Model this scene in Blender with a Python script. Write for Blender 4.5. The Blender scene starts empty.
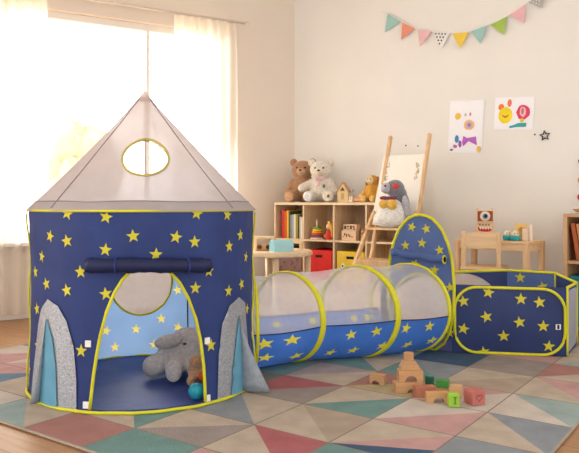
import bpy, bmesh, math, random
from mathutils import Vector, Matrix, noise
from mathutils.geometry import delaunay_2d_cdt
random.seed(7)
S = bpy.context.scene
COL = S.collection
PI = math.pi
R = math.radians

# ------------------------------------------------------------------ camera, world, sun, exposure
cam_d = bpy.data.cameras.new('camera')
cam = bpy.data.objects.new('camera', cam_d); COL.objects.link(cam)
cam.location = (0, 0, 0.92); cam.rotation_euler = (PI/2, 0, 0)
cam_d.sensor_width = 36; cam_d.lens = 673/579*36
cam_d.shift_y = -23.5/579
cam_d.clip_start = 0.05
S.camera = cam

W = bpy.data.worlds.new('daylight'); S.world = W; W.use_nodes = True
bg = W.node_tree.nodes['Background']
bg.inputs[0].default_value = (1.0, 0.985, 0.965, 1); bg.inputs[1].default_value = 1.2

# bright hazy sky: strongest around the low sun, on the window's side of the house
_t = W.node_tree; _n = _t.nodes
_tc = _n.new('ShaderNodeTexCoord'); _vm = _n.new('ShaderNodeVectorMath'); _vm.operation = 'DOT_PRODUCT'
_vm.inputs[1].default_value = Vector((-.65, .70, .30)).normalized()
_mr = _n.new('ShaderNodeMapRange'); _mr.interpolation_type = 'SMOOTHSTEP'
_mr.inputs[1].default_value = .15; _mr.inputs[2].default_value = .95; _mr.inputs[3].default_value = 1.12; _mr.inputs[4].default_value = 8.0
_t.links.new(_tc.outputs['Generated'], _vm.inputs[0]); _t.links.new(_vm.outputs['Value'], _mr.inputs[0]); _t.links.new(_mr.outputs[0], bg.inputs[1])

sun_d = bpy.data.lights.new('sun', 'SUN'); sun_d.energy = 15.0; sun_d.angle = R(4.0); sun_d.color = (1, .95, .87)
sun = bpy.data.objects.new('sun', sun_d); COL.objects.link(sun)
sun.location = (-5, 8, 6)
sun.rotation_euler = Vector((.85, -.35, -.42)).to_track_quat('-Z', 'Y').to_euler()

S.view_settings.view_transform = 'Standard'; S.view_settings.look = 'None'
S.view_settings.gamma = 1; S.view_settings.use_curve_mapping = False
S.view_settings.exposure = 0.55

# ------------------------------------------------------------------ materials
def lin(c):
    out = []
    for v in c[:3]:
        v /= 255
        out.append(v/12.92 if v <= .04045 else ((v+.055)/1.055)**2.4)
    return out
MATS = {}
def mat(name, c, rough=.6, var=.08, scale=12, bump=0., bscale=60, stretch=(1,1,1), trans=0., alpha=1., metal=0., spec=.3, sheen=0.):
    if name in MATS: return MATS[name]
    m = bpy.data.materials.new(name); m.use_nodes = True
    t = m.node_tree; n = t.nodes; l = t.links
    p = n['Principled BSDF']; out = n['Material Output']
    p.inputs['Roughness'].default_value = rough; p.inputs['Metallic'].default_value = metal
    p.inputs['Specular IOR Level'].default_value = spec
    if sheen: p.inputs['Sheen Weight'].default_value = sheen
    tc = n.new('ShaderNodeTexCoord'); mp = n.new('ShaderNodeMapping'); mp.inputs['Scale'].default_value = stretch
    l.new(tc.outputs['Object'], mp.inputs['Vector'])
    nz = n.new('ShaderNodeTexNoise'); nz.inputs['Scale'].default_value = scale; nz.inputs['Detail'].default_value = 4
    l.new(mp.outputs[0], nz.inputs['Vector'])
    rp = n.new('ShaderNodeValToRGB'); c = lin(c)
    rp.color_ramp.elements[0].position = .3; rp.color_ramp.elements[1].position = .7
    rp.color_ramp.elements[0].color = [max(0, v*(1-var)) for v in c]+[1]
    rp.color_ramp.elements[1].color = [min(1, v*(1+var)) for v in c]+[1]
    l.new(nz.outputs[0], rp.inputs[0]); l.new(rp.outputs[0], p.inputs['Base Color'])
    if bump:
        bz = n.new('ShaderNodeTexNoise'); bz.inputs['Scale'].default_value = bscale; bz.inputs['Detail'].default_value = 3
        l.new(mp.outputs[0], bz.inputs['Vector'])
        b = n.new('ShaderNodeBump'); b.inputs['Strength'].default_value = bump; b.inputs['Distance'].default_value = .01
        l.new(bz.outputs[0], b.inputs['Height']); l.new(b.outputs[0], p.inputs['Normal'])
    sh = p.outputs[0]
    if trans:
        tr = n.new('ShaderNodeBsdfTranslucent'); l.new(rp.outputs[0], tr.inputs[0])
        mx = n.new('ShaderNodeMixShader'); mx.inputs[0].default_value = trans
        l.new(sh, mx.inputs[1]); l.new(tr.outputs[0], mx.inputs[2]); sh = mx.outputs[0]
    if alpha < 1:
        ta = n.new('ShaderNodeBsdfTransparent'); mx = n.new('ShaderNodeMixShader'); mx.inputs[0].default_value = alpha
        l.new(ta.outputs[0], mx.inputs[1]); l.new(sh, mx.inputs[2]); sh = mx.outputs[0]
    l.new(sh, out.inputs[0])
    MATS[name] = m
    return m

def wood(name, c, ax=0, var=.12):
    st = [14, 14, 14]; st[ax] = 1.2
    return mat(name, c, .5, var, 3.0, .04, 8, tuple(st))
M_wood = wood('pale_birch', (230, 204, 168), 0)
M_woodz = wood('pale_birch_upright', (228, 200, 162), 2)
M_ladder = wood('ladder_wood', (224, 186, 140), 2)
M_block = wood('block_wood', (196, 152, 108), 0)
M_desk = wood('desk_birch', (230, 196, 152), 0)
M_deskz = wood('desk_birch_upright', (228, 190, 144), 2)
M_case = wood('bookcase_wood', (196, 156, 116), 0)
M_caseback = wood('cube_back_panel', (208, 178, 148), 2)
M_navy = mat('navy_tent_fabric', (54, 71, 128), .55, .12, 6, .35, 11, trans=.30, spec=.25)
M_backlit = mat('backlit_tent_fabric', (140, 180, 232), .6, .06, 5, .1, 14, trans=.75, spec=.2)  # pale version of the navy, window backlight put into the colour
M_navyd = mat('dark_navy_fabric', (26, 34, 74), .5, .12, 6, .4, 22, spec=.3)
M_floorf = mat('tent_floor_fabric', (44, 66, 134), .5, .12, 6, .5, 9, spec=.35)
M_blue = mat('tunnel_blue_fabric', (70, 120, 206), .5, .08, 5, .15, 16, trans=.45, spec=.25)
M_pit = mat('ball_pit_fabric', (54, 68, 116), .5, .1, 5, .12, 16, trans=.25, spec=.25)
M_arch = mat('arch_panel_fabric', (96, 122, 182), .5, .08, 6, .25, 18, trans=.3, spec=.25)
M_star = mat('yellow_star_print', (226, 216, 62), .5, .04, 20, trans=.2)
M_trim = mat('yellow_binding', (214, 210, 44), .5, .06, 30, .1, 90)
M_roof = mat('greyish_roof_fabric', (246, 234, 228), .7, .04, 8, .15, 22, trans=.68, alpha=.86, spec=.1)
M_roofhem = mat('roof_hem', (190, 180, 180), .7, .05, 8, trans=.35)
M_seam = mat('grey_seam', (150, 138, 136), .7, .05, 20)
M_gauze = mat('white_gauze', (248, 246, 248), .8, .03, 30, trans=.4, alpha=.36, spec=.05)
M_gauzeg = mat('grey_gauze', (226, 226, 232), .8, .03, 30, trans=.4, alpha=.5, spec=.05)
M_silver = mat('silver_glitter', (164, 168, 174), .4, .25, 110, .4, 130, metal=.4)
M_silverl = mat('grey_fin_cloth', (156, 164, 174), .45, .12, 40, .3, 40, trans=.15)
M_lblue = mat('light_blue_satin', (110, 172, 200), .5, .08, 10, trans=.2)
M_white = mat('white_cloth', (240, 238, 234), .6, .03, 20)
M_offw = mat('white_board', (245, 240, 230), .5, .02, 6)
M_paper = mat('drawing_paper', (246, 246, 250), .7, .01, 6)
M_black = mat('black_plastic', (24, 22, 22), .35, .1, 20)
M_red = mat('red_felt', (222, 50, 46), .7, .06, 16, .1, 60)
M_yellow = mat('yellow_felt', (240, 206, 70), .7, .05, 16, .1, 60)
M_teal = mat('teal_plastic', (50, 150, 160), .35, .05, 10)
M_sky = mat('pale_blue_paint', (164, 216, 224), .4, .04, 10)
def col(c, rough=.6):
    return mat('paint_%d_%d_%d' % tuple(c), c, rough, .06, 14)
def fur(name, c, var=.18):
    return mat(name, c, .95, var, 60, .9, 110, spec=.05, sheen=.4)

# ------------------------------------------------------------------ mesh builder
class MB:
    def __init__(s): s.v = []; s.f = []; s.m = []; s.sm = []
    def add(s, vs, fs, mi=0, smooth=False):
        o = len(s.v); s.v += [tuple(p) for p in vs]
        for f in fs:
            s.f.append([i+o for i in f]); s.m.append(mi); s.sm.append(smooth)
    def bm(s, b, mi=0, smooth=False, mx=None):
        if mx is not None: bmesh.ops.transform(b, matrix=mx, verts=b.verts)
        b.verts.index_update()
        s.add([p.co for p in b.verts], [[q.index for q in f.verts] for f in b.faces], mi, smooth); b.free()
    def box(s, c, d, mi=0, bev=.003, rot=None, seg=2):
        b = bmesh.new(); bmesh.ops.create_cube(b, size=1)
        bmesh.ops.scale(b, vec=d, verts=b.verts)
        if bev: bmesh.ops.bevel(b, geom=b.edges[:], offset=min(bev, min(d)*.45), segments=seg, affect='EDGES', profile=.5)
        mx = Matrix.Translation(c)
        if rot is not None: mx = mx @ rot.to_4x4()
        s.bm(b, mi, False, mx)
    def lathe(s, prof, c=(0,0,0), n=24, mi=0, rot=None, smooth=True):
        vs = []; fs = []
        for (r, z) in prof:
            for k in range(n):
                a = 2*PI*k/n; vs.append(Vector((r*math.cos(a), r*math.sin(a), z)))
        for i in range(len(prof)-1):
            for k in range(n):
                fs.append((i*n+k, i*n+(k+1) % n, (i+1)*n+(k+1) % n, (i+1)*n+k))
        fs.append(tuple(range(n-1, -1, -1))); fs.append(tuple((len(prof)-1)*n+k for k in range(n)))
        if rot is not None: vs = [rot @ p for p in vs]
        s.add([p+Vector(c) for p in vs], fs, mi, smooth)
    def cyl(s, c, r, h, mi=0, rot=None, n=20, bev=.002):
        b = min(bev, r*.4, h*.4)
        s.lathe([(r-b, -h/2), (r, -h/2+b), (r, h/2-b), (r-b, h/2)], c, n, mi, rot, False)
    def ell(s, c, r, mi=0, rot=None, u=20, v=12):
        b = bmesh.new(); bmesh.ops.create_uvsphere(b, u_segments=u, v_segments=v, radius=1)
        mx = Matrix.Translation(c)
        if rot is not None: mx = mx @ rot.to_4x4()
        s.bm(b, mi, True, mx @ Matrix.Diagonal((*r, 1)))
    def tube(s, pts, r, mi=0, n=8, closed=False, flat=None):
        pts = [Vector(p) for p in pts]; k = len(pts); vs = []; fs = []
        for i, p in enumerate(pts):
            a = pts[(i-1) % k] if (closed or i > 0) else p
            b = pts[(i+1) % k] if (closed or i < k-1) else p
            t = (b-a).normalized()
            up = Vector((0, 0, 1)) if abs(t.z) < .95 else Vector((0, 1, 0))
            x = t.cross(up).normalized(); y = x.cross(t).normalized()
            rr = r(i/(k-1)) if callable(r) else r
            for j in range(n):
                an = 2*PI*j/n; vs.append(p+x*rr*math.cos(an)+y*rr*math.sin(an)*(flat or 1))
        for i in range(k if closed else k-1):
            for j in range(n):
                fs.append((i*n+j, i*n+(j+1) % n, ((i+1) % k)*n+(j+1) % n, ((i+1) % k)*n+j))
        if not closed:
            fs.append(tuple(range(n-1, -1, -1))); fs.append(tuple((k-1)*n+j for j in range(n)))
        s.add(vs, fs, mi, True)
    def bar(s, a, b, w, h, mi=0, bev=.003):
        a = Vector(a); b = Vector(b); d = b-a
        q = d.to_track_quat('X', 'Z').to_matrix()
        s.box((a+b)/2, (d.length, w, h), mi, bev, q)
    def prism(s, poly, h, mx=None, mi=0, mi_top=None):
        # poly in local xy, extruded from z=0 to h
        k = len(poly); vs = [Vector((x, y, 0)) for x, y in poly]+[Vector((x, y, h)) for x, y in poly]
        if mx is not None: vs = [mx @ p for p in vs]
        s.add(vs, [tuple(range(k-1, -1, -1))]+[(i, (i+1) % k, (i+1) % k+k, i+k) for i in range(k)], mi)
        s.add(vs, [tuple(range(k, 2*k))], mi if mi_top is None else mi_top)
    def build(s, name, mats, parent=None, loc=(0,0,0), rotz=0):
        me = bpy.data.meshes.new(name); me.from_pydata(s.v, [], s.f)
        for m in (mats if isinstance(mats, (list, tuple)) else [mats]): me.materials.append(m)
        me.polygons.foreach_set('material_index', s.m); me.polygons.foreach_set('use_smooth', s.sm)
        b = bmesh.new(); b.from_mesh(me); bmesh.ops.recalc_face_normals(b, faces=b.faces); b.to_mesh(me); b.free()
        me.update()
        o = bpy.data.objects.new(name, me); COL.objects.link(o)
        o.location = loc; o.rotation_euler = (0, 0, rotz)
        if parent: o.parent = parent
        return o

def tag(o, label=None, cat=None, group=None, kind=None):
    if label: o['label'] = label
    if cat: o['category'] = cat
    if group: o['group'] = group
    if kind: o['kind'] = kind
    return o
def thing(name, label, cat, loc=(0,0,0), rotz=0, group=None):
    o = bpy.data.objects.new(name, None); COL.objects.link(o)
    o.empty_display_size = .05; o.location = loc; o.rotation_euler = (0, 0, rotz)
    return tag(o, label, cat, group)
def struct(o): o['kind'] = 'structure'; return o

# flat sheet with holes, triangulated and mapped into space
def inside(p, poly):
    x, y = p; c = False; j = len(poly)-1
    for i in range(len(poly)):
        xi, yi = poly[i]; xj, yj = poly[j]
        if (yi > y) != (yj > y) and x < (xj-xi)*(y-yi)/(yj-yi)+xi: c = not c
        j = i
    return c
def dens(poly, step):
    out = []
    for i in range(len(poly)):
        a = Vector(poly[i]); b = Vector(poly[(i+1) % len(poly)]); k = max(1, int((b-a).length/step+.5))
        out += [tuple(a.lerp(b, j/k)) for j in range(k)]
    return out
def sheet(mb, outer, holes, step, mapf, mi=0, smooth=True):
    loops = [dens(outer, step)]+[dens(h, step*.7) for h in holes]
    pts = []; edges = []
    for lp in loops:
        o = len(pts); pts += lp; edges += [(o+i, o+(i+1) % len(lp)) for i in range(len(lp))]
    nb = len(pts); x0 = min(p[0] for p in loops[0]); x1 = max(p[0] for p in loops[0])
    y0 = min(p[1] for p in loops[0]); y1 = max(p[1] for p in loops[0])
    bp = [Vector(p) for p in pts]; row = 0; y = y0+step*.5
    while y < y1:
        x = x0+step*(.5 if row % 2 else 1.0)
        while x < x1:
            q = (x, y)
            if inside(q, loops[0]) and not any(inside(q, h) for h in loops[1:]):
                v = Vector(q)
                if min((v-b).length_squared for b in bp) > (step*.45)**2: pts.append(q)
            x += step
        y += step*.87; row += 1
    vs, es, fs, *_ = delaunay_2d_cdt([Vector(p) for p in pts], edges, [], 0, 1e-6)
    keep = []
    for f in fs:
        c = sum((vs[i] for i in f), Vector((0, 0)))/len(f)
        if inside(c, loops[0]) and not any(inside(c, h) for h in loops[1:]): keep.append(list(f))
    mb.add([mapf(v[0], v[1]) for v in vs], keep, mi, smooth)
def star2d(cx, cy, r, rot=0., inner=.42):
    out = []
    for k in range(10):
        a = PI/2+rot+k*PI/5; q = r if k % 2 == 0 else r*inner
        out.append((cx+q*math.cos(a), cy+q*math.sin(a)))
    return out
def star(mb, cx, cy, r, mapf, mi=1, rot=None, clip=None):
    p = star2d(cx, cy, r, random.uniform(-.3, .3) if rot is None else rot)
    if clip: p = [clip(q) for q in p]
    mb.add([mapf(*q) for q in p]+[mapf(cx, cy) if not clip else mapf(*clip((cx, cy)))], [(i, (i+1) % 10, 10) for i in range(10)], mi, True)
def ellipse(cx, cy, rx, ry, n=32): return [(cx+rx*math.cos(2*PI*i/n), cy+ry*math.sin(2*PI*i/n)) for i in range(n)]

# ------------------------------------------------------------------ room frames
TH = R(-36); CR = Vector((.05, 6.75))
U = Vector((math.cos(TH), math.sin(TH))); N = Vector((math.sin(TH), -math.cos(TH)))
def BK(s, d, z=0):
    p = CR+U*s+N*d; return Vector((p.x, p.y, z))
WL = Vector((-.857, -.515)).normalized(); NL = Vector((.515, -.857)).normalized()
TL = math.atan2(-WL.y, -WL.x)      # rotation of the left wall frame, x pointing to the corner
def LW(t, d, z=0):
    p = CR+WL*t+NL*d; return Vector((p.x, p.y, z))
FZ = -.012                          # wooden floor; the rug's pile tops out at zero

# ------------------------------------------------------------------ structure
def floor_mat():
    m = bpy.data.materials.new('oak_planks'); m.use_nodes = True
    t = m.node_tree; n = t.nodes; l = t.links; p = n['Principled BSDF']
    tc = n.new('ShaderNodeTexCoord'); mp = n.new('ShaderNodeMapping'); mp.inputs['Rotation'].default_value = (0, 0, R(35.5))
    l.new(tc.outputs['Object'], mp.inputs[0])
    br = n.new('ShaderNodeTexBrick'); br.inputs['Scale'].default_value = 1
    br.inputs['Brick Width'].default_value = 1.6; br.inputs['Row Height'].default_value = .16
    br.inputs['Mortar Size'].default_value = .0025; br.inputs['Mortar Smooth'].default_value = .3
    br.inputs['Color1'].default_value = (*lin((162, 120, 82)), 1); br.inputs['Color2'].default_value = (*lin((174, 134, 94)), 1)
    br.inputs['Mortar'].default_value = (*lin((120, 86, 58)), 1)
    l.new(mp.outputs[0], br.inputs[0])
    m2 = n.new('ShaderNodeMapping'); m2.inputs['Scale'].default_value = (1.5, 22, 1); l.new(mp.outputs[0], m2.inputs[0])
    nz = n.new('ShaderNodeTexNoise'); nz.inputs['Scale'].default_value = 2.2; nz.inputs['Detail'].default_value = 6
    l.new(m2.outputs[0], nz.inputs[0])
    mx = n.new('ShaderNodeMix'); mx.data_type = 'RGBA'; mx.blend_type = 'SOFT_LIGHT'; mx.inputs[0].default_value = .55
    l.new(br.outputs[0], mx.inputs[6]); l.new(nz.outputs[0], mx.inputs[7]); l.new(mx.outputs[2], p.inputs['Base Color'])
    p.inputs['Roughness'].default_value = .38
    return m
M_wall = mat('warm_white_plaster', (236, 233, 227), .9, .02, 2.5, .03, 80, spec=.1)
M_walll = mat('peach_cream_plaster', (232, 220, 206), .9, .02, 2.5, .03, 80, spec=.1)
M_frame = mat('white_window_paint', (240, 234, 224), .4, .02, 8)
b = MB()
b.box((-1.0, 4.0, FZ-.05), (12.6, 7.6, .1), 0, 0)
struct(b.build('floor', floor_mat()))
b = MB(); b.box((-1.0, 3.55, 3.20), (12.8, 8.5, .1), 0, 0)
struct(b.build('ceiling', mat('white_ceiling', (244, 240, 234), .9, .01, 3)))
b = MB(); b.box((2.1+.0, .06, 1.6), (4.4, .12, 3.3), 0, 0)
o = b.build('wall_back', M_wall, None, BK(0, 0, FZ-.10), TH); struct(o)
b = MB(); b.box((2.1, -.008, .05), (4.3, .016, .10), 0, .004)
struct(b.build('baseboard_back', M_frame, None, BK(0, 0, FZ), TH))
# left wall, x runs from the corner to the left (negative), window opening x -2.85..-.85
WX0, WX1, WZ0, WZ1 = -2.85, -.78, .62, 2.53
b = MB()
for (xa, xb, za, zb) in ((-7.6, WX0, -.1, 3.25), (WX1, .05, -.1, 3.25), (WX0, WX1, -.1, WZ0), (WX0, WX1, WZ1, 3.25)):
    b.box(((xa+xb)/2, .09, (za+zb)/2), (xb-xa, .18, zb-za), 0, 0)
struct(b.build('wall_left', M_walll, None, LW(0, 0, FZ), TL))
b = MB(); b.box((-3.8, -.008, .05), (7.5, .016, .10), 0, .004)
struct(b.build('baseboard_left', M_frame, None, LW(0, 0, FZ), TL))
win = struct(thing('window_1', None, None, LW(0, 0, FZ), TL))
b = MB(); w = .06
b.box(((WX0+WX1)/2, .10, WZ1-w/2), (WX1-WX0, .08, w)); b.box(((WX0+WX1)/2, .10, WZ0+w/2), (WX1-WX0, .08, w))
for x in (WX0+w/2, WX1-w/2): b.box((x, .10, (WZ0+WZ1)/2), (w, .08, WZ1-WZ0))
b.build('window_frame', M_frame, win)
b = MB(); b.box((-1.50, .10, (WZ0+WZ1)/2), (.032, .07, WZ1-WZ0)); b.build('mullion', M_frame, win)
b = MB(); b.box(((WX0+WX1)/2, -.03, WZ0-.015), (WX1-WX0+.1, .18, .03)); b.build('window_sill', M_frame, win)
def glass():
    m = bpy.data.materials.new('window_glass'); m.use_nodes = True
    t = m.node_tree; n = t.nodes; l = t.links
    tr = n.new('ShaderNodeBsdfTransparent'); gl = n.new('ShaderNodeBsdfGlossy'); gl.inputs['Roughness'].default_value = .02
    mx = n.new('ShaderNodeMixShader'); mx.inputs[0].default_value = .05
    l.new(tr.outputs[0], mx.inputs[1]); l.new(gl.outputs[0], mx.inputs[2]); l.new(mx.outputs[0], n['Material Output'].inputs[0])
    return m
M_glass = glass()
for xa, xb in ((WX0+w, -1.53), (-1.47, WX1-w)):
    b = MB(); b.box(((xa+xb)/2, .10, (WZ0+WZ1)/2), (xb-xa, .006, WZ1-WZ0-2*w), 0, 0); b.build('pane', M_glass, win)
# outside the window
b = MB(); b.box((-4, 13, -.3), (18, 9, .1), 0, 0)
struct(b.build('ground', mat('pale_garden_ground', (214, 206, 170), .9, .1, 3), None))

# ------------------------------------------------------------------ rug
RT = R(-35.5); e1 = Vector((math.cos(RT), math.sin(RT))); e2 = Vector((-math.sin(RT), math.cos(RT)))
al = [-.655, -1.01, -1.378, -1.742, -2.112, -2.487, -2.855, -3.22, -3.585, -3.95]
bl = [1.61, 1.87, 2.19, 2.545, 2.915, 3.275, 3.655, 4.02, 4.385, 4.75]
PAL = {'be': (216, 200, 180), 'sa': (198, 180, 160), 'ro': (196, 104, 112), 'pk': (222, 172, 170), 'dr': (192, 132, 126), 'te': (112, 164, 162),
       'lt': (168, 198, 198), 'gb': (150, 164, 176), 'gr': (168, 158, 154), 'na': (52, 88, 124), 'ye': (206, 192, 142), 'wh': (232, 222, 212),
       'li': (186, 174, 176), 'gg': (118, 128, 122), 'bl': (104, 146, 178), 'ln': (146, 134, 124)}
PK = list(PAL)
cells = {(3,-1): ('S','dr'), (2,-1): ('S','te'), (4,-1): ('TB','lt','be'), (2,0): ('LR','be','gr'), (3,0): ('TB','be','te'), (2,1): ('TB','gb','be'),
         (1,0): ('TB','be','ro'), (1,1): ('TB','be','sa'), (2,2): ('LR','ro','gr'), (1,2): ('LR','be','te'), (0,1): ('N','be','pk','na'), (1,3): ('LR','dr','ye'),
         (0,2): ('LR','wh','pk'), (2,3): ('LR','li','be'), (3,2): ('S','gg'), (3,3): ('LR','gr','te'), (0,3): ('LR','pk','wh'), (-1,3): ('TB','wh','lt'), (-1,2): ('TB','be','gb'),
         (-1,4): ('TB','be','pk'), (-1,5): ('LR','dr','be'), (-1,6): ('LR','be','lt'), (-1,1): ('S','gb'), (0,4): ('LR','be','sa'), (0,5): ('S','gr'),
         (1,4): ('TB','te','gb'), (1,5): ('S','na'), (6,0): ('LR','pk','bl'), (6,1): ('LR','wh','pk'), (7,1): ('LR','wh','pk'), (5,0): ('S','be'), (5,-1): ('S','wh'),
         (4,0): ('S','be'), (5,1): ('LR','be','bl'), (6,-1): ('S','be'), (7,0): ('S','wh'), (1,-1): ('S','pk'), (0,0): ('S','te'), (2,4): ('TB','te','be'), (1,6): ('TB','be','gr'),
         (0,6): ('LR','be','pk'), (-1,7): ('S','be')}
def rp(a, bb, z=0.):
    q = e1*a+e2*bb; return (q.x, q.y, z)
b = MB(); g = .0035
for i in range(9):
    for j in range(9):
        m_, n_ = i-1, j-1
        ah, alo = al[i]-g, al[i+1]+g; b0, b1 = bl[j]+g, bl[j+1]-g
        sp = cells.get((m_, n_))
        if sp is None:
            ch = ['be','sa','wh','pk','te','gb','gr','ro','lt']
            sp = (random.choice(['LR','TB']), random.choice(ch), random.choice(ch))
        L, T, Rr, B = rp(alo, b0), rp(alo, b1), rp(ah, b1), rp(ah, b0)
        if sp[0] == 'S': b.add([L, B, Rr, T], [(0,1,2,3)], PK.index(sp[1]))
        elif sp[0] == 'LR':
            b.add([L, Rr, T], [(0,1,2)], PK.index(sp[1])); b.add([L, B, Rr], [(0,1,2)], PK.index(sp[2]))
        elif sp[0] == 'TB':
            b.add([L, B, T], [(0,1,2)], PK.index(sp[1])); b.add([B, Rr, T], [(0,1,2)], PK.index(sp[2]))
        else:
            Mi = rp(ah, b0+(b1-b0)*.45)
            b.add([L, Rr, T], [(0,1,2)], PK.index(sp[1])); b.add([L, Mi, Rr], [(0,1,2)], PK.index(sp[2])); b.add([L, B, Mi], [(0,1,2)], PK.index(sp[3]))
for a in al: b.add([rp(a-g, bl[0]), rp(a+g, bl[0]), rp(a+g, bl[-1]), rp(a-g, bl[-1])], [(0,1,2,3)], PK.index('ln'))
for bb in bl:
    for i in range(9): b.add([rp(al[i]-g, bb-g), rp(al[i]-g, bb+g), rp(al[i+1]+g, bb+g), rp(al[i+1]+g, bb-g)], [(0,1,2,3)], PK.index('ln'))
b.add([rp(al[0], bl[0], -.011), rp(al[0], bl[-1], -.011), rp(al[-1], bl[-1], -.011), rp(al[-1], bl[0], -.011)], [(0,1,2,3)], 0)
ed = [rp(al[0], bl[0], -.005), rp(al[0], bl[-1], -.005), rp(al[-1], bl[-1], -.005), rp(al[-1], bl[0], -.005)]
edg = []
for k in range(4):
    for q in range(6): edg.append(Vector(ed[k]).lerp(Vector(ed[(k+1) % 4]), q/6))
b.tube(edg, .006, PK.index('sa'), 6, True)
rugm = [mat('rug_'+k, [v*.66+w*.20 for v, w in zip(c, (176, 166, 158))], .95, .10, 9, .5, 160, spec=.05) for k, c in PAL.items()]
tag(b.build('rug', rugm), 'large rug patterned with pastel and grey triangles on the wooden floor', 'rug')

# ------------------------------------------------------------------ play tent
TCV = Vector((-.749, 3.485)); TF = Vector((.749, -3.485)).normalized(); TR = Vector((-TF.y, TF.x))
TRR = .562; ZR = .885; ZA = 1.493
tent = thing('play_tent', 'navy starred pop-up play tent with a pale pointed roof and arched door', 'play tent', (TCV.x, TCV.y, 0))
def cylp(phi, z, off=0.):
    h = max(0., min(1., z/ZR))
    rr = TRR+off-.010*math.sin(PI*h)+.004*noise.noise(Vector((phi*2.2, z*3.0, 1.3)))+.004*noise.noise(Vector((phi*11, z*4, 4)))
    d = TF*math.cos(phi)+TR*math.sin(phi)
    return Vector((d.x*rr, d.y*rr, z))
def cm(off): return lambda x, z: cylp(x/TRR, z, off)
def deg(pl): return [(R(a)*TRR, z) for a, z in pl]
door = deg([(-24.7, .02), (-24.1, .083), (-23.2, .17), (-21.7, .258), (-19.8, .346), (-17.1, .446), (-13.5, .529), (-9.9, .586), (-5.6, .629), (-2.1, .646), (2.2, .653),
            (6.6, .644), (11.1, .616), (15.8, .565), (20.1, .491), (23.6, .402), (26.2, .3), (27.8, .185), (28.4, .07), (28.4, .02)])
TPH = R(99.5)
thole = ellipse(TPH*TRR, .255, .235, .235)
BA = R(128)
b = MB(); sheet(b, [(-BA*TRR, 0), (BA*TRR, 0), (BA*TRR, ZR), (-BA*TRR, ZR)], [door, thole], .03, cm(0))
stars = [(-36.3,.874),(-17.1,.859),(-5.1,.776),(-48,.771),(-36.8,.752),(24.1,.873),(42.7,.864),(13.9,.769),(23.1,.745),(54.1,.765),(-17.5,.716),(-55.7,.675),(-37.4,.533),(-52,.552),
         (-29.6,.618),(-17.5,.524),(-29.6,.271),(-61.8,.428),(-60.7,.263),(-64.1,.598),(44.3,.715),(44.1,.505),(23.6,.537),(32.2,.267),(4.9,.694),(61.4,.653),(56.3,.525),(31,.609),(64.6,.391),
         (-78,.7),(-88,.45),(-100,.75),(-95,.2),(-115,.5),(80,.75),(102,.68),(118,.55),(75,.25),(-75,.12)]
for a, z in stars:
    star(b, R(a)*TRR, z, .031, cm(.0025), 1, clip=lambda q: (q[0], min(q[1], ZR-.004)))
b.build('tent_wall', [M_navy, M_star], tent)
b = MB(); bwin = deg([(182.2+19.3*math.cos(t*PI/16), .459+.207*math.sin(t*PI/16)) for t in range(32)])
bst = [star2d(R(a)*TRR, z, .031, random.uniform(-.3, .3)) for a, z in [(203.3,.172),(185.3,.167),(197.9,.07),(159.7,.398),(170,.225),(159.7,.175),(174.5,.07),(208,.40),(148,.6),(214,.68),(145,.3),(190,.76),(170,.74)]]
sheet(b, [(BA*TRR, 0), (R(232)*TRR, 0), (R(232)*TRR, ZR), (BA*TRR, ZR)], [bwin]+bst, .035, cm(0))
for q in bst: sheet(b, q, [], .03, cm(0), 1)
bk = b.build('back_panel', [M_backlit, mat('sheer_star_print', (244, 232, 120), .5, .04, 20, trans=.75)], tent); bk['label'] = 'starred inside of the back panel, coloured pale blue as if backlit'  # panel and its stars carry the window glow in their colour
b = MB(); sheet(b, bwin, [], .05, cm(.003)); b.build('back_window', M_gauzeg, tent)
b = MB(); b.tube([cylp(x/TRR, z, -.004) for x, z in bwin], .0065, 0, 8, True); b.build('window_binding', M_trim, tent)['label'] = 'yellow binding round the back window'
b = MB(); b.tube([cylp(R(152.9), .02+.8*k/10, -.006) for k in range(11)], .004); b.build('seam_cord', M_navyd, tent)
b = MB(); sheet(b, ellipse(0, 0, .556, .556, 60), [], .05, lambda x, y: Vector((x, y, .006+.004*noise.noise(Vector((x*6, y*6, 3)))))); b.build('tent_floor', M_floorf, tent)
# roof
def coneP(x, y, off=0.):
    rho = math.hypot(x, y); k = rho/.574; ph = math.atan2(y, x)
    z = ZR+(1-k)*(ZA-ZR)
    sag = .016*math.sin(PI*min(k, 1))*(.6+.4*math.cos(ph*6+.4))
    q = TR*x+TF*y
    return Vector((q.x, q.y, z-sag+off+.003*noise.noise(Vector((x*7, y*7, 2)))))
rhole = [(.112,.318),(.106,.347),(.09,.376),(.065,.4),(.035,.416),(.003,.423),(-.03,.418),(-.059,.404),(-.083,.38),(-.098,.352),(-.104,.324),(-.1,.297),(-.085,.275),(-.062,.262),(-.031,.254),(.003,.251),(.037,.252),(.068,.259),(.093,.27),(.108,.29)]
rback = [(.003+(x-.003)*1.1, -.298+(y+.298)*1.1) for x, y in [(.119,-.274),(.114,-.302),(.098,-.332),(.073,-.358),(.04,-.373),(.004,-.381),(-.033,-.374),(-.065,-.359),(-.09,-.335),(-.106,-.308),(-.11,-.28),(-.104,-.257),(-.088,-.239),(-.063,-.229),(-.031,-.223),(.003,-.221),(.038,-.22),(.07,-.225),(.096,-.234),(.112,-.251)]]
b = MB(); sheet(b, ellipse(0, 0, .534, .534, 64), [rhole, rback], .035, lambda x, y: coneP(x, y)); b.build('roof', M_roof, tent)
b = MB(); sheet(b, ellipse(0, 0, .576, .576, 64), [ellipse(0, 0, .534, .534, 64)], .035, lambda x, y: coneP(x, y, .001)); b.build('roof_hem', M_roofhem, tent)
b = MB(); b.tube([coneP(.535*math.cos(t*PI/32), .535*math.sin(t*PI/32), .003) for t in range(64)], .0028, 0, 6, True)
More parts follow.
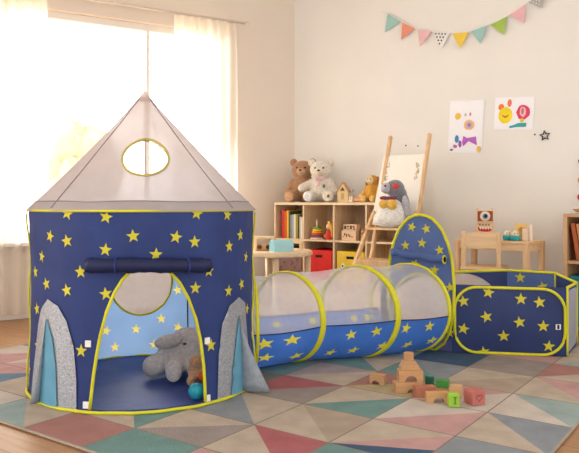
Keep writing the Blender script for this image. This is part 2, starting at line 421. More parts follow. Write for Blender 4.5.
for a in (46, -47, 105, -105, 160):
    b.tube([coneP(k*math.sin(R(a)), k*math.cos(R(a)), .003) for k in [.02+.0545*i for i in range(11)]], .0026, 0, 6)
b.build('roof_seam', M_seam, tent)
b = MB(); b.tube([coneP(x, y, .003) for x, y in rhole], .0065, 0, 8, True); b.build('porthole_binding', mat('olive_binding', (190, 172, 90), .6, .05, 20), tent)
b = MB(); b.tube([coneP(.003, .251, .002).lerp(coneP(.003, .423, .002), k/6) for k in range(7)], .0032, 0, 6); b.build('porthole_bar', M_seam, tent)
b = MB(); b.tube([coneP(x, y, -.003) for x, y in rback], .003, 0, 8, True); b.build('porthole_binding', MATS['olive_binding'], tent)
b = MB(); b.lathe([(.046, -.050), (.030, -.030), (.016, -.012), (.007, .0), (.002, .004)], (0, 0, ZA+.003), 20); b.build('roof_tip', M_roof, tent)
# bindings
b = MB(); b.tube([cylp(2*PI*k/72, ZR, .006) for k in range(72)], .0058, 0, 8, True); b.build('rim_binding', M_trim, tent)
b = MB(); b.tube([cylp(2*PI*k/72, .008, .006+.004*math.sin(k*1.7)) for k in range(72)], .0075, 0, 8, True); b.build('base_binding', M_trim, tent)
b = MB(); b.tube([cylp(x/TRR, z, .004) for x, z in door], .0075, 0, 8); b.build('door_binding', M_trim, tent)
for a in (-80, 79):
    b = MB(); b.tube([cylp(R(a), .02+.85*k/16, .005+.006*math.sin(k*.9)) for k in range(17)], .005, 0, 8); b.build('side_binding', M_trim, tent)
# rolled door
b = MB()
def rollp(k): return cylp(R(-24.5+53*k), .650+.006*math.sin(PI*k)-.012*k, .036)
b.tube([rollp(k/24) for k in range(25)], lambda k: .031+.002*math.sin(k*23)+.0015*math.sin(k*57), 0, 14, flat=1.05)
roll = b.build('door_roll', M_navyd, tent); roll['label'] = 'rolled up dark navy door flap'
for k in (.24, .80):
    c = rollp(k); b = MB(); t = (rollp(k+.02)-rollp(k-.02)).normalized(); up = Vector((0, 0, 1)); xx = t.cross(up).normalized()
    b.tube([c+(xx*math.cos(a*PI/10)+up*math.sin(a*PI/10))*.034 for a in range(20)], .004, 0, 6, True); b.build('tie_strap', mat('blue_tie', (40, 58, 130), .5), roll)
for a, z in [(-25.9, .304), (-26.4, .038), (29.8, .292), (29.6, .032)]:
    b = MB(); s_ = .013
    b.add([cylp(R(a)+dx*s_/TRR, z+dz*s_*1.1, o_) for o_ in (.003, .008) for dx, dz in ((-1,-1), (1,-1), (1,1), (-1,1))], [(0,3,2,1), (4,5,6,7), (0,1,5,4), (1,2,6,5), (2,3,7,6), (3,0,4,7)])
    b.build('velcro_tab', M_white, tent)
# silver rocket fins on both sides of the door
def fin(arch, strip, top, foot, side):
    arch = deg(arch); strip = deg(strip)
    b = MB(); sheet(b, arch, [], .025, cm(.006)); pch = b.build('fin_patch', M_silver, tent); pch['label'] = 'silver glitter arch patch'
    b = MB(); sheet(b, strip, [], .025, cm(.012)); b.build('fin_strip', M_lblue, pch)
    # the free-standing triangular flap
    n_ = 10; b = MB(); v0 = []; v1 = []
    for k in range(n_+1):
        q = k/n_; a = top[0]+(foot[0]-top[0])*q; z = top[1]*(1-q)+.012*q
        base = cylp(R(a), z, .010)
        out = foot[2]*q**1.35; d = TF*math.cos(R(foot[3]))+TR*math.sin(R(foot[3]))
        tip = base+Vector((d.x*out, d.y*out, 0)); tip.z = top[1]*(1-q)*.98+.012*q
        mid = base.lerp(tip, .5)+Vector((TF.x, TF.y, 0))*.012*q
        v0 += [base, mid, tip]
    off = Vector((TF.x, TF.y, 0))*.006
    vs = v0+[p+off for p in v0]; fs = []; m_ = len(v0)
    for k in range(n_):
        for c in range(2):
            i = k*3+c; fs.append((i, i+1, i+4, i+3)); fs.append((m_+i, m_+i+3, m_+i+4, m_+i+1))
        for c in (0, 2): i = k*3+c; fs.append((i, i+3, m_+i+3, m_+i))
    for c in range(2): i = n_*3+c; fs.append((i, i+1, m_+i+1, m_+i))
    b.add(vs, fs, 0, True); b.build('fin_flap', M_silverl, pch)
fin([(-50.3,.486),(-55.7,.435),(-58.9,.358),(-63,.188),(-66,.012),(-56.7,.012),(-42.3,.012),(-31.2,.012),(-31.7,.143),(-33.4,.286),(-37.4,.394),(-43,.46)],
    [(-50.3,.404),(-52.9,.274),(-55,.133),(-56,.012),(-41.9,.012),(-43,.175),(-45.8,.315)], (-50.5, .40), (-55.5, .0, .045, -62), -1)
fin([(53,.466),(44.3,.434),(39.3,.356),(36.6,.212),(35.1,.012),(45.9,.012),(62.9,.012),(64.6,.187),(62.2,.321),(60,.428)],
    [(53,.379),(49.3,.265),(45.9,.129),(44.3,.012),(54.6,.012),(54.1,.208)], (53.5, .375), (54.5, .0, .135, 72), 1)

# ------------------------------------------------------------------ play tunnel
hoops = [(-.235,3.762,.10,.995,.25), (-.21,3.77,.15,.989,.255), (-.02,3.92,.8,.6,.258), (.413,4.05,.8,.6,.27), (.75,4.2,.8,.6,.27), (.79,4.275,.8,.6,.255)]
def tun(v, ang, off=0.):
    v = v+1; i = max(0, min(int(v), len(hoops)-2)); t = v-i
    x, y, c, s, r = [hoops[i][k]*(1-t)+hoops[i+1][k]*t for k in range(5)]
    q = math.hypot(c, s); c /= q; s /= q
    if 1 <= v <= 4: r -= .010*math.sin(PI*t)*(1+.5*math.sin(ang*3))
    r += .0025*noise.noise(Vector((v*3, ang*4, 7)))
    return Vector((x+c*math.cos(ang)*(r+off), y-s*math.cos(ang)*(r+off), max(.004, .258 if False else r+math.sin(ang)*(r+off))))
tunnel = thing('play_tunnel', 'blue starred crawl tunnel with white gauze top and yellow hoops', 'play tunnel', (.3, 4.0, 0))
T0 = Vector((.3, 4.0, 0))
A0, A1 = R(186), R(354)
nv = 60
near = [(.52,343),(.16,320),(.71,313),(1.28,311),(1.57,313),(1.41,340),(.12,342),(2.19,343),(2.64,343),(2.41,315),(2.84,319),(1.93,318),(1.74,342),(1.19,283),(2.1,284)]
far = [(.60,197),(1.32,198),(2.59,197),(1.85,197),(2.86,198),(.35,215),(1.3,220),(2.2,225),(2.8,215)]
def tstar(v, a):
    seg = int(max(0, min(2, v))); L = (Vector(hoops[seg+1][:2])-Vector(hoops[seg+2][:2])).length
    return [(v*.4+x*.4/L, R(a)*.255+y) for x, y in star2d(0, 0, .036, random.uniform(-.3, .3))]
tst = [tstar(*q) for q in near+far]
tm = lambda x, y: tun(x/.4, y/.255)-T0
b = MB(); sheet(b, [(-.36, A0*.255), (1.6, A0*.255), (1.6, A1*.255), (-.36, A1*.255)], tst, .032, tm)
for q in tst: sheet(b, q, [], .03, tm, 1)
b.build('tunnel_base', [M_blue, mat('tunnel_star_print', (232, 222, 74), .5, .04, 20, trans=.5)], tunnel)
b = MB(); vs = []; fs = []; na = 36
for i in range(nv+1):
    for j in range(na+1): vs.append(tun(-.9+i/nv*4.9, R(-6)+R(192)*j/na)-T0)
for i in range(nv):
    for j in range(na): q = i*(na+1)+j; fs.append((q, q+1, q+na+2, q+na+1))
b.add(vs, fs, 0, True); b.build('gauze_top', M_gauze, tunnel)
for a in (-6, 186):
    b = MB(); b.tube([tun(-.9+k*.07, R(a), .001)-T0 for k in range(70)], .0035, 0, 6); b.build('fabric_seam', M_navyd, tunnel)
for v in (0, 1, 2, 3):
    b = MB(); vs = []
    for k in range(64):
        for dv, of in ((-.045, .002), (-.03, .009), (.03, .009), (.045, .002), (.03, -.002), (-.03, -.002)):
            vs.append(tun(v+dv, 2*PI*k/64, of)-T0)
    b.add(vs, [(k*6+j, k*6+(j+1) % 6, ((k+1) % 64)*6+(j+1) % 6, ((k+1) % 64)*6+j) for k in range(64) for j in range(6)], 0, True); b.build('hoop', M_trim, tunnel)

# ------------------------------------------------------------------ ball pit with an arched panel
P = [Vector(q) for q in ((1.0, 4.14), (1.66, 4.02), (1.87, 4.38), (1.80, 4.56), (1.52, 4.70), (.60, 4.44))]
HT = [.42, .415, .40, .445, .45, .45]
O3 = Vector((1.35, 4.35, 0))
pit = thing('ball_pit', 'navy starred pop-up ball pit with a tall arched panel at the end of the tunnel', 'ball pit', O3)
def face(i, bulge=0.):
    a, c = P[i], P[(i+1) % 6]; L = (c-a).length; d = (c-a)/L; nn = Vector((d.y, -d.x)); h0, h1 = HT[i], HT[(i+1) % 6]
    def f(x, y, off=0.):
        k = x/L; hh = h0*(1-k)+h1*k; bb = bulge*math.sin(PI*max(0, min(1, k)))*math.sin(PI*max(0, min(1, y)))
        q = a+d*x+nn*(off+bb); return Vector((q.x, q.y, max(.004, y*hh)))-O3
    return f, L
def rrect(x0, y0, x1, y1, rx, ry, n=8):
    out = []
    for cx, cy, a0 in ((x1-rx, y0+ry, -90), (x1-rx, y1-ry, 0), (x0+rx, y1-ry, 90), (x0+rx, y0+ry, 180)):
        out += [(cx+rx*math.cos(R(a0+90*k/n)), cy+ry*math.sin(R(a0+90*k/n))) for k in range(n+1)]
    return out
def framed(i, win, stars, m, mw, bulge=0., nm='pit_panel', lab=None, ms=M_star, sides=(1,), trim=None):
    f, L = face(i, bulge); b = MB()
    sheet(b, [(0, 0), (L, 0), (L, 1), (0, 1)], [win(L)] if win else [], .05, lambda x, y: f(x, y))
    for sx, sy in stars:
        for sd in sides:
            pl = star2d(0, 0, .038, random.uniform(-.3, .3))
            b.add([f(sx*L+q[0], max(0.02, min(.985, sy+q[1]/.42)), .004*sd) for q in pl]+[f(sx*L, max(.02, min(.985, sy)), .004*sd)], [(k, (k+1) % 10, 10) for k in range(10)], 1, True)
    o = b.build(nm, [m, ms], pit)
    if lab: o['label'] = lab
    if win:
        b = MB(); sheet(b, win(L), [], .06, lambda x, y: f(x, y, .002)); b.build('gauze_window', mw, o)
    if trim:
        b = MB(); b.tube([f(x, y, .008) for x, y in trim(L)], .009, 0, 8, True); b.build('panel_binding', M_trim, o)
    return o
framed(0, None, [(.10,.76),(.32,.90),(.60,.82),(.76,.78),(.30,.55),(.585,.49),(.79,.44),(.10,.36),(.45,.28),(.84,.15),(.28,.03)], M_pit, None, .03, 'front_panel', 'navy front panel with yellow stars and rounded yellow binding',
       trim=lambda L: rrect(.015, .02, L-.015, .97, .13, .32))
f0, L0 = face(0, .03)
b = MB()
for dx, dy, w_, h_ in ((0, 0, .030, .008), (0, .07, .030, .008), (-.011, .035, .008, .075), (.011, .035, .008, .075)):
    x_, y_ = L0-.055+dx, .40+dy
    b.add([f0(x_-w_/2, y_-h_/2, .010), f0(x_+w_/2, y_-h_/2, .010), f0(x_+w_/2, y_+h_/2, .010), f0(x_-w_/2, y_+h_/2, .010)], [(0,1,2,3)])
b.build('care_label', M_white, pit)
framed(1, lambda L: rrect(.02, .05, L-.02, .95, .05, .12), [], M_pit, M_gauzeg, nm='end_panel')
framed(2, None, [(.5,.7)], M_pit, None, nm='back_panel', sides=(1, -1))
framed(3, None, [(.25,.78),(.72,.90),(.5,.5),(.8,.4)], M_arch, None, nm='back_panel', sides=(1, -1), lab='starred back panel in a blue lightened to look lit')  # lighter fabric puts the lit look into this panel's colour
framed(4, lambda L: rrect(.06, .20, L-.06, .975, .30, .55), [], M_pit, M_gauzeg, nm='back_panel', lab='back panel with a grey gauze window')
b = MB(); b.add([Vector((q.x, q.y, .006))-O3 for q in P], [(0,1,2,3,4,5)]); b.build('pit_floor', M_floorf, pit)
b = MB(); rim = []
for i in range(1, 5):
    f, L = face(i, 0)
    rim += [f(L*k/6, 1.0, .0) for k in range(6 if i < 4 else 7)]
b.tube(rim, .009, 0, 8); b.build('rim_binding', M_trim, pit)
for i in (1, 2, 3):
    b = MB(); b.tube([Vector((P[i].x, P[i].y, .01+HT[i]*k/6*.98))-O3 for k in range(7)], .007, 0, 8); b.build('corner_binding', M_trim, pit)
# arch panel
AC = Vector((.83, 4.267)); AD = Vector((.8, -.6)); AN = Vector((-.6, -.8))
prof = [(0, .10), (.05, .16), (.12, .20), (.25, .225), (.4, .228), (.533, .218), (.6, .205), (.666, .187), (.72, .163), (.749, .149), (.79, .115), (.82, .08), (.837, .04), (.843, 0)]
outl = [(w_, z) for z, w_ in prof]+[(-w_, z) for z, w_ in reversed(prof[:-1])]
def am(off): return lambda x, z: Vector((AC.x+AD.x*x+AN.x*off, AC.y+AD.y*x+AN.y*off, z+.002))-O3
b = MB(); ah_ = ellipse(0, .262, .185, .205)
sheet(b, outl, [ah_], .035, lambda x, z: am(.006*noise.noise(Vector((x*8, z*8, 0))))(x, z))
for x, z in [(-.055,.765),(.045,.755),(.015,.665),(-.10,.645),(.135,.625),(-.03,.53),(.1,.50),(-.14,.5),(-.21,.40),(.205,.40),(-.2,.12),(.20,.12)]: star(b, x, z, .034, am(.010), 1)
arch = b.build('arch_panel', [M_arch, M_star], pit); arch['label'] = 'tall pointed arch panel with a round tunnel hole'
b = MB(); b.tube([am(.004)(x, z) for x, z in outl], .010, 0, 8, True); b.build('arch_binding', M_trim, arch)
b = MB(); b.tube([am(.010)(x, z) for x, z in ah_], .009, 0, 8, True); b.build('hole_binding', M_trim, arch)
b = MB(); b.tube([am(.034)(-.185+.36*k/14, .600-.03*(k/14)+.005*math.sin(k)) for k in range(15)], lambda k: .024+.002*math.sin(k*30), 0, 12)
rl = b.build('flap_roll', M_arch, arch)
b = MB(); e_ = am(.034)(.177, .571); b.tube([e_+Vector((0, 0, .024*math.sin(k*PI/8)))+Vector((AN.x, AN.y, 0))*.024*math.cos(k*PI/8) for k in range(16)], .005, 0, 6, True); b.build('roll_binding', M_trim, rl)
b = MB(); b.ell(e_+Vector((AD.x, AD.y, 0))*.002, (.010, .016, .018)); b.build('roll_core', M_black, rl)

# ------------------------------------------------------------------ curtains and rod
def sheer_mat():
    return mat('sheer_curtain', (250, 246, 238), .9, .02, 10, trans=.7, alpha=.75, spec=.02, stretch=(1, 1, .2))
M_sheer = sheer_mat()
def curtain(t0, t1, folds, label):
    c = thing('curtain', label, 'curtain', LW((t0+t1)/2, .10, 0), TL, None)
    b = MB(); nx = folds*10; nz = 24; vs = []; fs = []; wd = abs(t1-t0)
    for i in range(nx+1):
        for j in range(nz+1):
            k = i/nx; h = j/nz
            am_ = .028*(1-.45*h)+.004
            y = am_*math.sin(k*folds*2*PI+.6*math.sin(h*3+k*9))+.012*math.sin(k*5+h*2)
            x = (k-.5)*wd*(1.04-.06*h)+.010*math.sin(h*4+k*17)
            vs.append((x, y, .035+h*(2.60-.035)))
    for i in range(nx):
        for j in range(nz): q = i*(nz+1)+j; fs.append((q, q+1, q+nz+2, q+nz+1))
    b.add(vs, fs, 0, True); b.build('cloth', M_sheer, c)
    b = MB(); vs = []
    return c
curtain(.70, 1.31, 7, 'sheer white curtain hanging at the right side of the window')
curtain(2.40, 3.32, 9, 'sheer white curtain hanging at the left side of the window')
rod = thing('curtain_rod', 'pale curtain rod above the window holding the sheer curtains', 'curtain rod', LW(2.0, .10, 2.615), TL)
M_rod = mat('rod_paint', (224, 212, 198), .4, .04, 10)
b = MB(); b.tube([(-1.5, 0, 0), (1.40, 0, 0)], .012, 0, 12); b.build('rod', M_rod, rod)
b = MB(); b.ell((1.415, 0, 0), (.022, .022, .022)); b.build('finial', M_rod, rod)
for x in (1.25, -1.2):
    b = MB(); b.box((x, .045, 0), (.02, .10, .02)); b.build('bracket', M_rod, rod)

# ------------------------------------------------------------------ cube shelf
SF = thing('cube_shelf', 'wide pale wooden cube shelf filled with books, toys and bins against the wall', 'shelf', BK(.047, .02, FZ), TH)
PX, DP, TT = .3295, .38, .018
ZB, ZM, ZT = .225, .590, .925
XW = PX*4+TT
b = MB(); b.box((XW/2, -DP/2, ZT), (XW, DP, .024)); b.build('shelf_top', M_wood, SF)
b = MB(); b.box((XW/2, -DP/2, ZM), (XW-TT*2, DP-.004, TT)); b.build('shelf_board', M_wood, SF)
b = MB(); b.box((XW/2, -DP/2, ZB), (XW-TT*2, DP-.004, TT)); b.build('shelf_board', M_wood, SF)
for k in range(5):
    b = MB(); b.box((k*PX+TT/2, -DP/2, (ZT+ZB)/2-.006 if 0 < k < 4 else ZT/2-.006), (TT, DP-.002, (ZT-ZB-.012) if 0 < k < 4 else ZT-.012)); b.build('side_panel' if k in (0, 4) else 'divider', M_woodz, SF)
b = MB(); b.box((XW/2, -.006, (ZT+ZB)/2), (XW-2*TT, .008, ZT-ZB-.02)); b.build('back_board', M_caseback, SF)
b = MB(); b.box((XW/2, -DP+.03, ZB/2), (XW-2*TT, .018, ZB-.004)); b.build('plinth', M_wood, SF)
def SP(bay, fx, d, z):   # a point in shelf bay: fx 0..1 across, d in front of the shelf's back
    q = BK(.047+TT/2+PX*(bay+fx), .02+d, z+FZ); return q
# books in the upper left cube
bx_ = [('red', (200, 50, 40), .028, .27, .20), ('orange', (206, 96, 40), .030, .255, .22), ('yellow', (240, 190, 50), .020, .262, .2), ('dark green', (80, 92, 52), .018, .255, .18), ('grey', (150, 150, 152), .022, .222, .2),
       ('pale blue', (170, 180, 196), .018, .225, .21), ('cream', (236, 226, 190), .020, .228, .2), ('olive', (150, 142, 60), .026, .222, .19), ('black', (40, 38, 36), .014, .215, .2), ('beige', (224, 204, 170), .016, .205, .2), ('white', (238, 234, 226), .018, .198, .19)]
def book(bay_pt, w_, h, dp, c, label, group, rz=TH, tilt=0):
    bk_ = thing('book', label, 'book', bay_pt, rz, group)
    bk_.rotation_euler = (0, tilt, rz)
    b = MB(); 
    b.box((-w_/2+.0015, 0, h/2), (.003, dp, h), 0, .001); b.box((w_/2-.0015, 0, h/2), (.003, dp, h), 0, .001); b.box((0, -dp/2+.0015, h/2), (w_, .003, h), 0, .001)
    b.build('cover', col(c), bk_)
    b = MB(); b.box((0, .002, h/2), (w_-.006, dp-.008, h-.008), 0, 0); b.build('pages', mat('book_pages', (236, 228, 210), .8), bk_)
x_ = .056
ords = ['leftmost book, red spine,', 'orange spined book next to the red one', 'tall yellow spined book', 'dark green book right of the yellow one', 'grey spined book', 'pale blue spined book', 'cream spined book left of the olive one', 'olive spined book', 'thin black spined book', 'beige spined book beside the white one', 'rightmost book, short white spine']
for (nm, c, w_, h, dp), od in zip(bx_, ords):
    book(SP(0, (x_+w_/2)/PX, .345-dp/2, ZM+TT/2+.0005), w_, h, dp, c, od+' in the upper left cube of the shelf', 'books in the cube shelf')
    x_ += w_+.001
    if x_ > PX: break
# lower bins
def bin_(bay, mats, label, w_=.27, h=.27, hole=True, deco=None):
    t = thing('storage_bin', label, 'storage bin', SP(bay, .5, .20, ZB+TT/2), TH, None)
    b = MB(); th = .008; d_ = .33
    b.box((0, -d_/2, h/2), (w_, th, h)); b.box((0, d_/2, h/2), (w_, th, h)); b.box((-w_/2, 0, h/2), (th, d_, h)); b.box((w_/2, 0, h/2), (th, d_, h)); b.box((0, 0, .005), (w_, d_, .008))
    if deco: deco(b, -d_/2-.0055)
    b.build('bin_body', mats, t)
    if hole:
        b = MB(); b.box((0, -d_/2-.004, h-.055), (.075, .004, .024), 0, .0015); b.build('handle_slot', M_black, t)
RX9 = Matrix.Rotation(PI/2, 3, 'X')
def faces(b, y):
    for x, z in ((-.075, .14), (.045, .14)):
        b.cyl((x, y, z), .022, .003, 1, RX9); b.cyl((x, y-.0015, z), .009, .003, 2, RX9)
    b.cyl((-.015, y, .095), .012, .003, 3, RX9)
    for k in range(7): b.box((-.06+k*.015, y, .055-.012*math.sin(k/6*PI)), (.014, .002, .005), 4, 0)
def dots(b, y):
    for k in range(26): b.cyl((random.uniform(-.115, .115), y, random.uniform(.02, .25)), random.uniform(.006, .012), .003, 1, RX9, 8)
bin_(1, M_red, 'plain red storage bin in the lower row of the cube shelf')
bin_(2, [M_yellow, M_white, M_black, col((214, 150, 50)), col((190, 120, 60))], 'yellow storage bin with printed faces in the lower row of the cube shelf', deco=faces)
bin_(0, [mat('mauve_fabric', (150, 118, 112), .8, .1, 20), col((110, 80, 86))], 'mauve patterned storage bin in the lower left cube behind the round table', hole=False, deco=dots)
# stacking ring toy
rt = thing('ring_stacker', 'wooden ring stacking toy with rainbow rings in the second cube', 'toy', SP(1, .30, .30, ZM+TT/2), TH)
b = MB(); b.cyl((0, 0, .008), .062, .016, 0); b.cyl((0, 0, .085), .008, .15, 0); b.ell((0, 0, .165), (.011, .011, .014)); b.build('base_post', M_woodz, rt)
z = .016
for c, r_ in (((120, 80, 140), .060), ((214, 90, 60), .057), ((240, 170, 50), .053), ((240, 200, 60), .048), ((110, 160, 70), .042)):
    b = MB(); b.lathe([(r_-.008, z), (r_, z+.006), (r_, z+.013), (r_-.008, z+.019)], n=24); b.build('ring', col(c), rt); z += .0195
dl = thing('doll', 'small yellow haired doll with red clothes right of the ring stacker', 'toy', SP(1, .70, .30, ZM+TT/2), TH)
b = MB(); b.lathe([(.030, 0), (.038, .02), (.030, .06), (.018, .085), (.012, .092)], n=16); b.build('dress', col((206, 60, 50)), dl)
b = MB(); b.ell((0, 0, .115), (.026, .026, .028)); b.build('head', col((236, 200, 168)), dl)
b = MB(); b.ell((.004, .008, .122), (.031, .029, .032)); b.ell((.028, 0, .095), (.012, .014, .034)); b.ell((-.004, .010, .15), (.016, .016, .018)); b.build('hair', col((236, 188, 70)), dl)
b = MB(); b.ell((-.034, -.01, .03), (.012, .012, .02)); b.build('arm', col((230, 150, 60)), dl)
b = MB(); b.ell((.036, -.01, .05), (.009, .009, .03), 0); b.build('arm', col((230, 150, 60)), dl)
# stacked printed blocks
def prblock(pt, w_, h, label, c, marks):
    t = thing('printed_block', label, 'toy block', pt, TH, None)
    b = MB(); b.box((0, 0, h/2), (w_, .06, h), 0, .004); b.build('block', mat('cream_block', c, .5, .05, 10), t)
    b = MB()
    for (x, z, ww, hh) in marks: b.box((x, -.031, z), (ww, .002, hh), 0, 0)
    b.build('printed_marks', col((86, 62, 52)), t)
prblock(SP(2, .40, .31, ZM+TT/2), .150, .088, 'tan printed toy block, lower of two in the third cube', (232, 196, 160), [(-.04,.055,.012,.02), (-.022,.045,.01,.028), (.0,.05,.018,.012), (.012,.038,.012,.014), (.035,.035,.014,.008), (-.052,.035,.006,.01)])
prblock(SP(2, .44, .31, ZM+TT/2+.0885), .138, .056, 'pale printed toy block, upper of two in the third cube', (226, 218, 196), [(-.048,.028,.022,.03), (-.02,.036,.018,.014), (-.02,.016,.018,.008), (.010,.028,.02,.032), (.038,.034,.018,.016), (.044,.014,.02,.010)])
fg = thing('wooden_figure', 'small tan wooden animal figure beside the printed blocks', 'toy', SP(2, .80, .32, ZM+TT/2), TH)
b = MB(); b.lathe([(.014, 0), (.018, .02), (.013, .05), (.009, .06)], n=12); b.ell((0, 0, .078), (.016, .014, .02)); b.ell((-.009, 0, .098), (.004, .004, .014)); b.ell((.009, 0, .098), (.004, .004, .014)); b.build('figure', M_block, fg)

# ------------------------------------------------------------------ soft toys
def soft(mb, name, m, parent, vox=.008, sm=4):
    o = mb.build(name, m, parent)
    r_ = o.modifiers.new('remesh', 'REMESH'); r_.mode = 'VOXEL'; r_.voxel_size = vox; r_.use_smooth_shade = True
    s_ = o.modifiers.new('smooth', 'SMOOTH'); s_.iterations = sm; s_.factor = .5
    return o
def rx(a): return Matrix.Rotation(R(a), 3, 'X')
def ry(a): return Matrix.Rotation(R(a), 3, 'Y')
def rz_(a): return Matrix.Rotation(R(a), 3, 'Z')
def limb(mb, a, c, r0, r1, mi=0, n=7):
    a = Vector(a); c = Vector(c)
    for k in range(n):
        q = k/(n-1); p = a.lerp(c, q); r_ = r0+(r1-r0)*q; mb.ell(p, (r_, r_, r_), mi, None, 14, 8)
def bear(name, label, pt, rz, s, m, mm, pad, headtilt=0, arms='down', bow=False):
    t = thing(name, label, 'soft toy', pt, rz)
    b = MB()
    b.ell((0, 0, .125*s), (.108*s, .09*s, .125*s)); b.ell((0, -.005*s, .30*s), (.104*s, .088*s, .088*s), 0, ry(headtilt))
    limb(b, (0, 0, .2*s), (0, 0, .25*s), .06*s, .06*s)
    if arms == 'down':
        limb(b, (-.085*s, 0, .19*s), (-.125*s, -.05*s, .085*s), .036*s, .040*s); limb(b, (.085*s, 0, .19*s), (.125*s, -.05*s, .085*s), .036*s, .040*s)
    else:
        limb(b, (-.08*s, 0, .19*s), (-.165*s, -.07*s, .135*s), .036*s, .040*s); limb(b, (.085*s, 0, .19*s), (.15*s, -.04*s, .085*s), .036*s, .036*s)
    limb(b, (-.05*s, -.02*s, .06*s), (-.085*s, -.13*s, .055*s), .052*s, .054*s); limb(b, (.05*s, -.02*s, .06*s), (.095*s, -.13*s, .055*s), .052*s, .054*s)
    soft(b, 'body', m, t, .009*s+.001)
    for sx in (-1, 1):
        b = MB(); b.ell((sx*.088*s, .005*s, .370*s), (.036*s, .018*s, .036*s), 0); b.build('ear', m, t)
    b = MB(); b.ell((0, -.080*s, .280*s), (.042*s, .030*s, .034*s)); b.build('muzzle', mm, t)
    b = MB(); b.ell((0, -.110*s, .294*s), (.013*s, .008*s, .009*s)); b.build('nose', M_black, t)
    for sx in (-1, 1):
        b = MB(); b.ell((sx*.038*s, -.082*s, .318*s), (.009*s, .006*s, .009*s)); b.build('eye', M_black, t)
    for sx in (-1, 1):
        b = MB(); b.ell(((-.087 if sx < 0 else .097)*s, -.180*s, .056*s), (.044*s, .010*s, .046*s)); b.build('foot_pad', pad[0 if sx < 0 else 1], t)
    return t
F_brown = fur('brown_plush', (176, 132, 98)); F_white = fur('white_plush', (226, 218, 204)); F_tan = fur('tan_plush', (206, 160, 120)); F_cream = fur('cream_plush', (236, 226, 206))
ztop = ZT+.012
bear('teddy_bear', 'brown teddy bear sitting at the left end on top of the cube shelf', BK(.235, .19, ztop+FZ), R(-14), 1.04, F_brown, fur('light_brown_plush', (206, 170, 138)), (F_tan, F_brown))
wb = bear('teddy_bear', 'white teddy bear with a pink bow sitting beside the brown bear', BK(.475, .24, ztop+FZ), R(-14), 1.0, F_white, fur('muzzle_plush', (234, 214, 186)), (fur('bright_white_plush', (242, 240, 238)), F_cream), 6, 'out')
b = MB(); b.ell((.0, -.082, .222), (.012, .010, .010)); b.ell((-.028, -.08, .222), (.024, .010, .017)); b.ell((.028, -.08, .222), (.024, .010, .017)); b.ell((-.012, -.088, .165), (.02, .006, .026)); b.build('bow', mat('pink_ribbon', (232, 190, 192), .6), wb)
b = MB(); b.ell((.045, -.088, .15), (.012, .006, .018)); b.ell((.105, -.193, .058), (.012, .004, .015)); b.build('patch', mat('grey_patch', (120, 104, 100), .7), wb)
# wooden house
hs = thing('toy_house', 'small tall wooden toy house on top of the cube shelf', 'toy', BK(.735, .26, ztop+FZ), TH+R(14))
hm = Matrix.Rotation(PI/2, 4, 'X')
b = MB(); b.box((0, 0, .05), (.10, .07, .10), 0, .003); b.prism([(-.05, .10), (.05, .10), (0, .17)], .07, Matrix.Translation((0, .035, 0)) @ hm, 0); b.build('house_body', mat('cream_wood', (238, 212, 160), .5, .06, 12), hs)
b = MB()
for sx in (-1, 1): b.bar((sx*.058, 0, .092), (0, 0, .182), .085, .010, 0, .002)
b.build('house_roof', M_block, hs)
b = MB(); b.prism([(-.022, .105), (.022, .105), (0, .14)], .003, Matrix.Translation((0, -.0355, 0)) @ hm); b.build('gable_window', col((110, 84, 50)), hs)
b = MB(); b.box((0, -.036, .05), (.026, .003, .044), 0, 0); b.cyl((0, -.036, .072), .013, .003, 0, Matrix.Rotation(PI/2, 3, 'X')); b.build('house_door', col((216, 180, 120)), hs)
# small cart toy
ct = thing('toy_cart', 'small orange and white wooden toy between the toy house and the yellow soft toy', 'toy', BK(.888, .27, ztop+FZ), TH)
b = MB(); b.box((.012, 0, .028), (.085, .05, .04), 0, .008); b.build('cart_body', col((222, 160, 110)), ct)
for x in (-.055, -.075): 
    b = MB(); b.lathe([(.012, 0), (.014, .012), (.008, .03), (.010, .045), (.004, .056)], (x, -.01, 0), 12); b.build('peg_figure', col((240, 228, 206)), ct)
b = MB(); b.tube([(-.052, 0, .04), (-.05, 0, .10)], .003); b.ell((-.05, 0, .105), (.012, .006, .012)); b.build('flower', col((150, 150, 170)), ct)
b = MB(); b.ell((.055, 0, .05), (.02, .02, .03)); b.ell((.03, 0, .06), (.014, .014, .02)); b.build('load', col((238, 214, 180)), ct)
# yellow plush
yp = thing('soft_toy', 'mustard yellow floppy eared soft toy sitting at the right end of the shelf top', 'soft toy', BK(1.03, .25, ztop+FZ), R(-30))
F_must = fur('mustard_plush', (218, 158, 62)); F_mface = fur('beige_plush', (232, 206, 164))
b = MB(); b.ell((0, 0, .085), (.068, .06, .088)); b.ell((0, -.01, .195), (.052, .05, .048)); limb(b, (0, 0, .14), (0, 0, .17), .045, .045)
limb(b, (-.055, 0, .13), (-.075, -.05, .05), .022, .024); limb(b, (.055, 0, .13), (.078, -.04, .045), .022, .024)
limb(b, (-.04, -.02, .035), (-.045, -.08, .03), .032, .03); limb(b, (.035, -.02, .035), (.035, -.08, .03), .032, .03); soft(b, 'body', F_must, yp)
b = MB(); b.ell((-.01, -.045, .195), (.036, .024, .036)); b.build('face', F_mface, yp)
for sx in (-1, 1):
    b = MB(); b.ell((sx*.052, 0, .185), (.014, .024, .046), 0, ry(-sx*10)); b.build('ear', fur('dark_mustard_plush', (190, 130, 50)), yp)
for sx in (-1, 1):
    b = MB(); b.ell((-.01+sx*.014, -.067, .205), (.004, .003, .004)); b.build('eye', M_black, yp)
b = MB(); b.ell((-.045, -.108, .032), (.026, .006, .028)); b.ell((.035, -.108, .032), (.026, .006, .028)); b.build('foot_pad', fur('yellow_pad', (236, 198, 110)), yp)

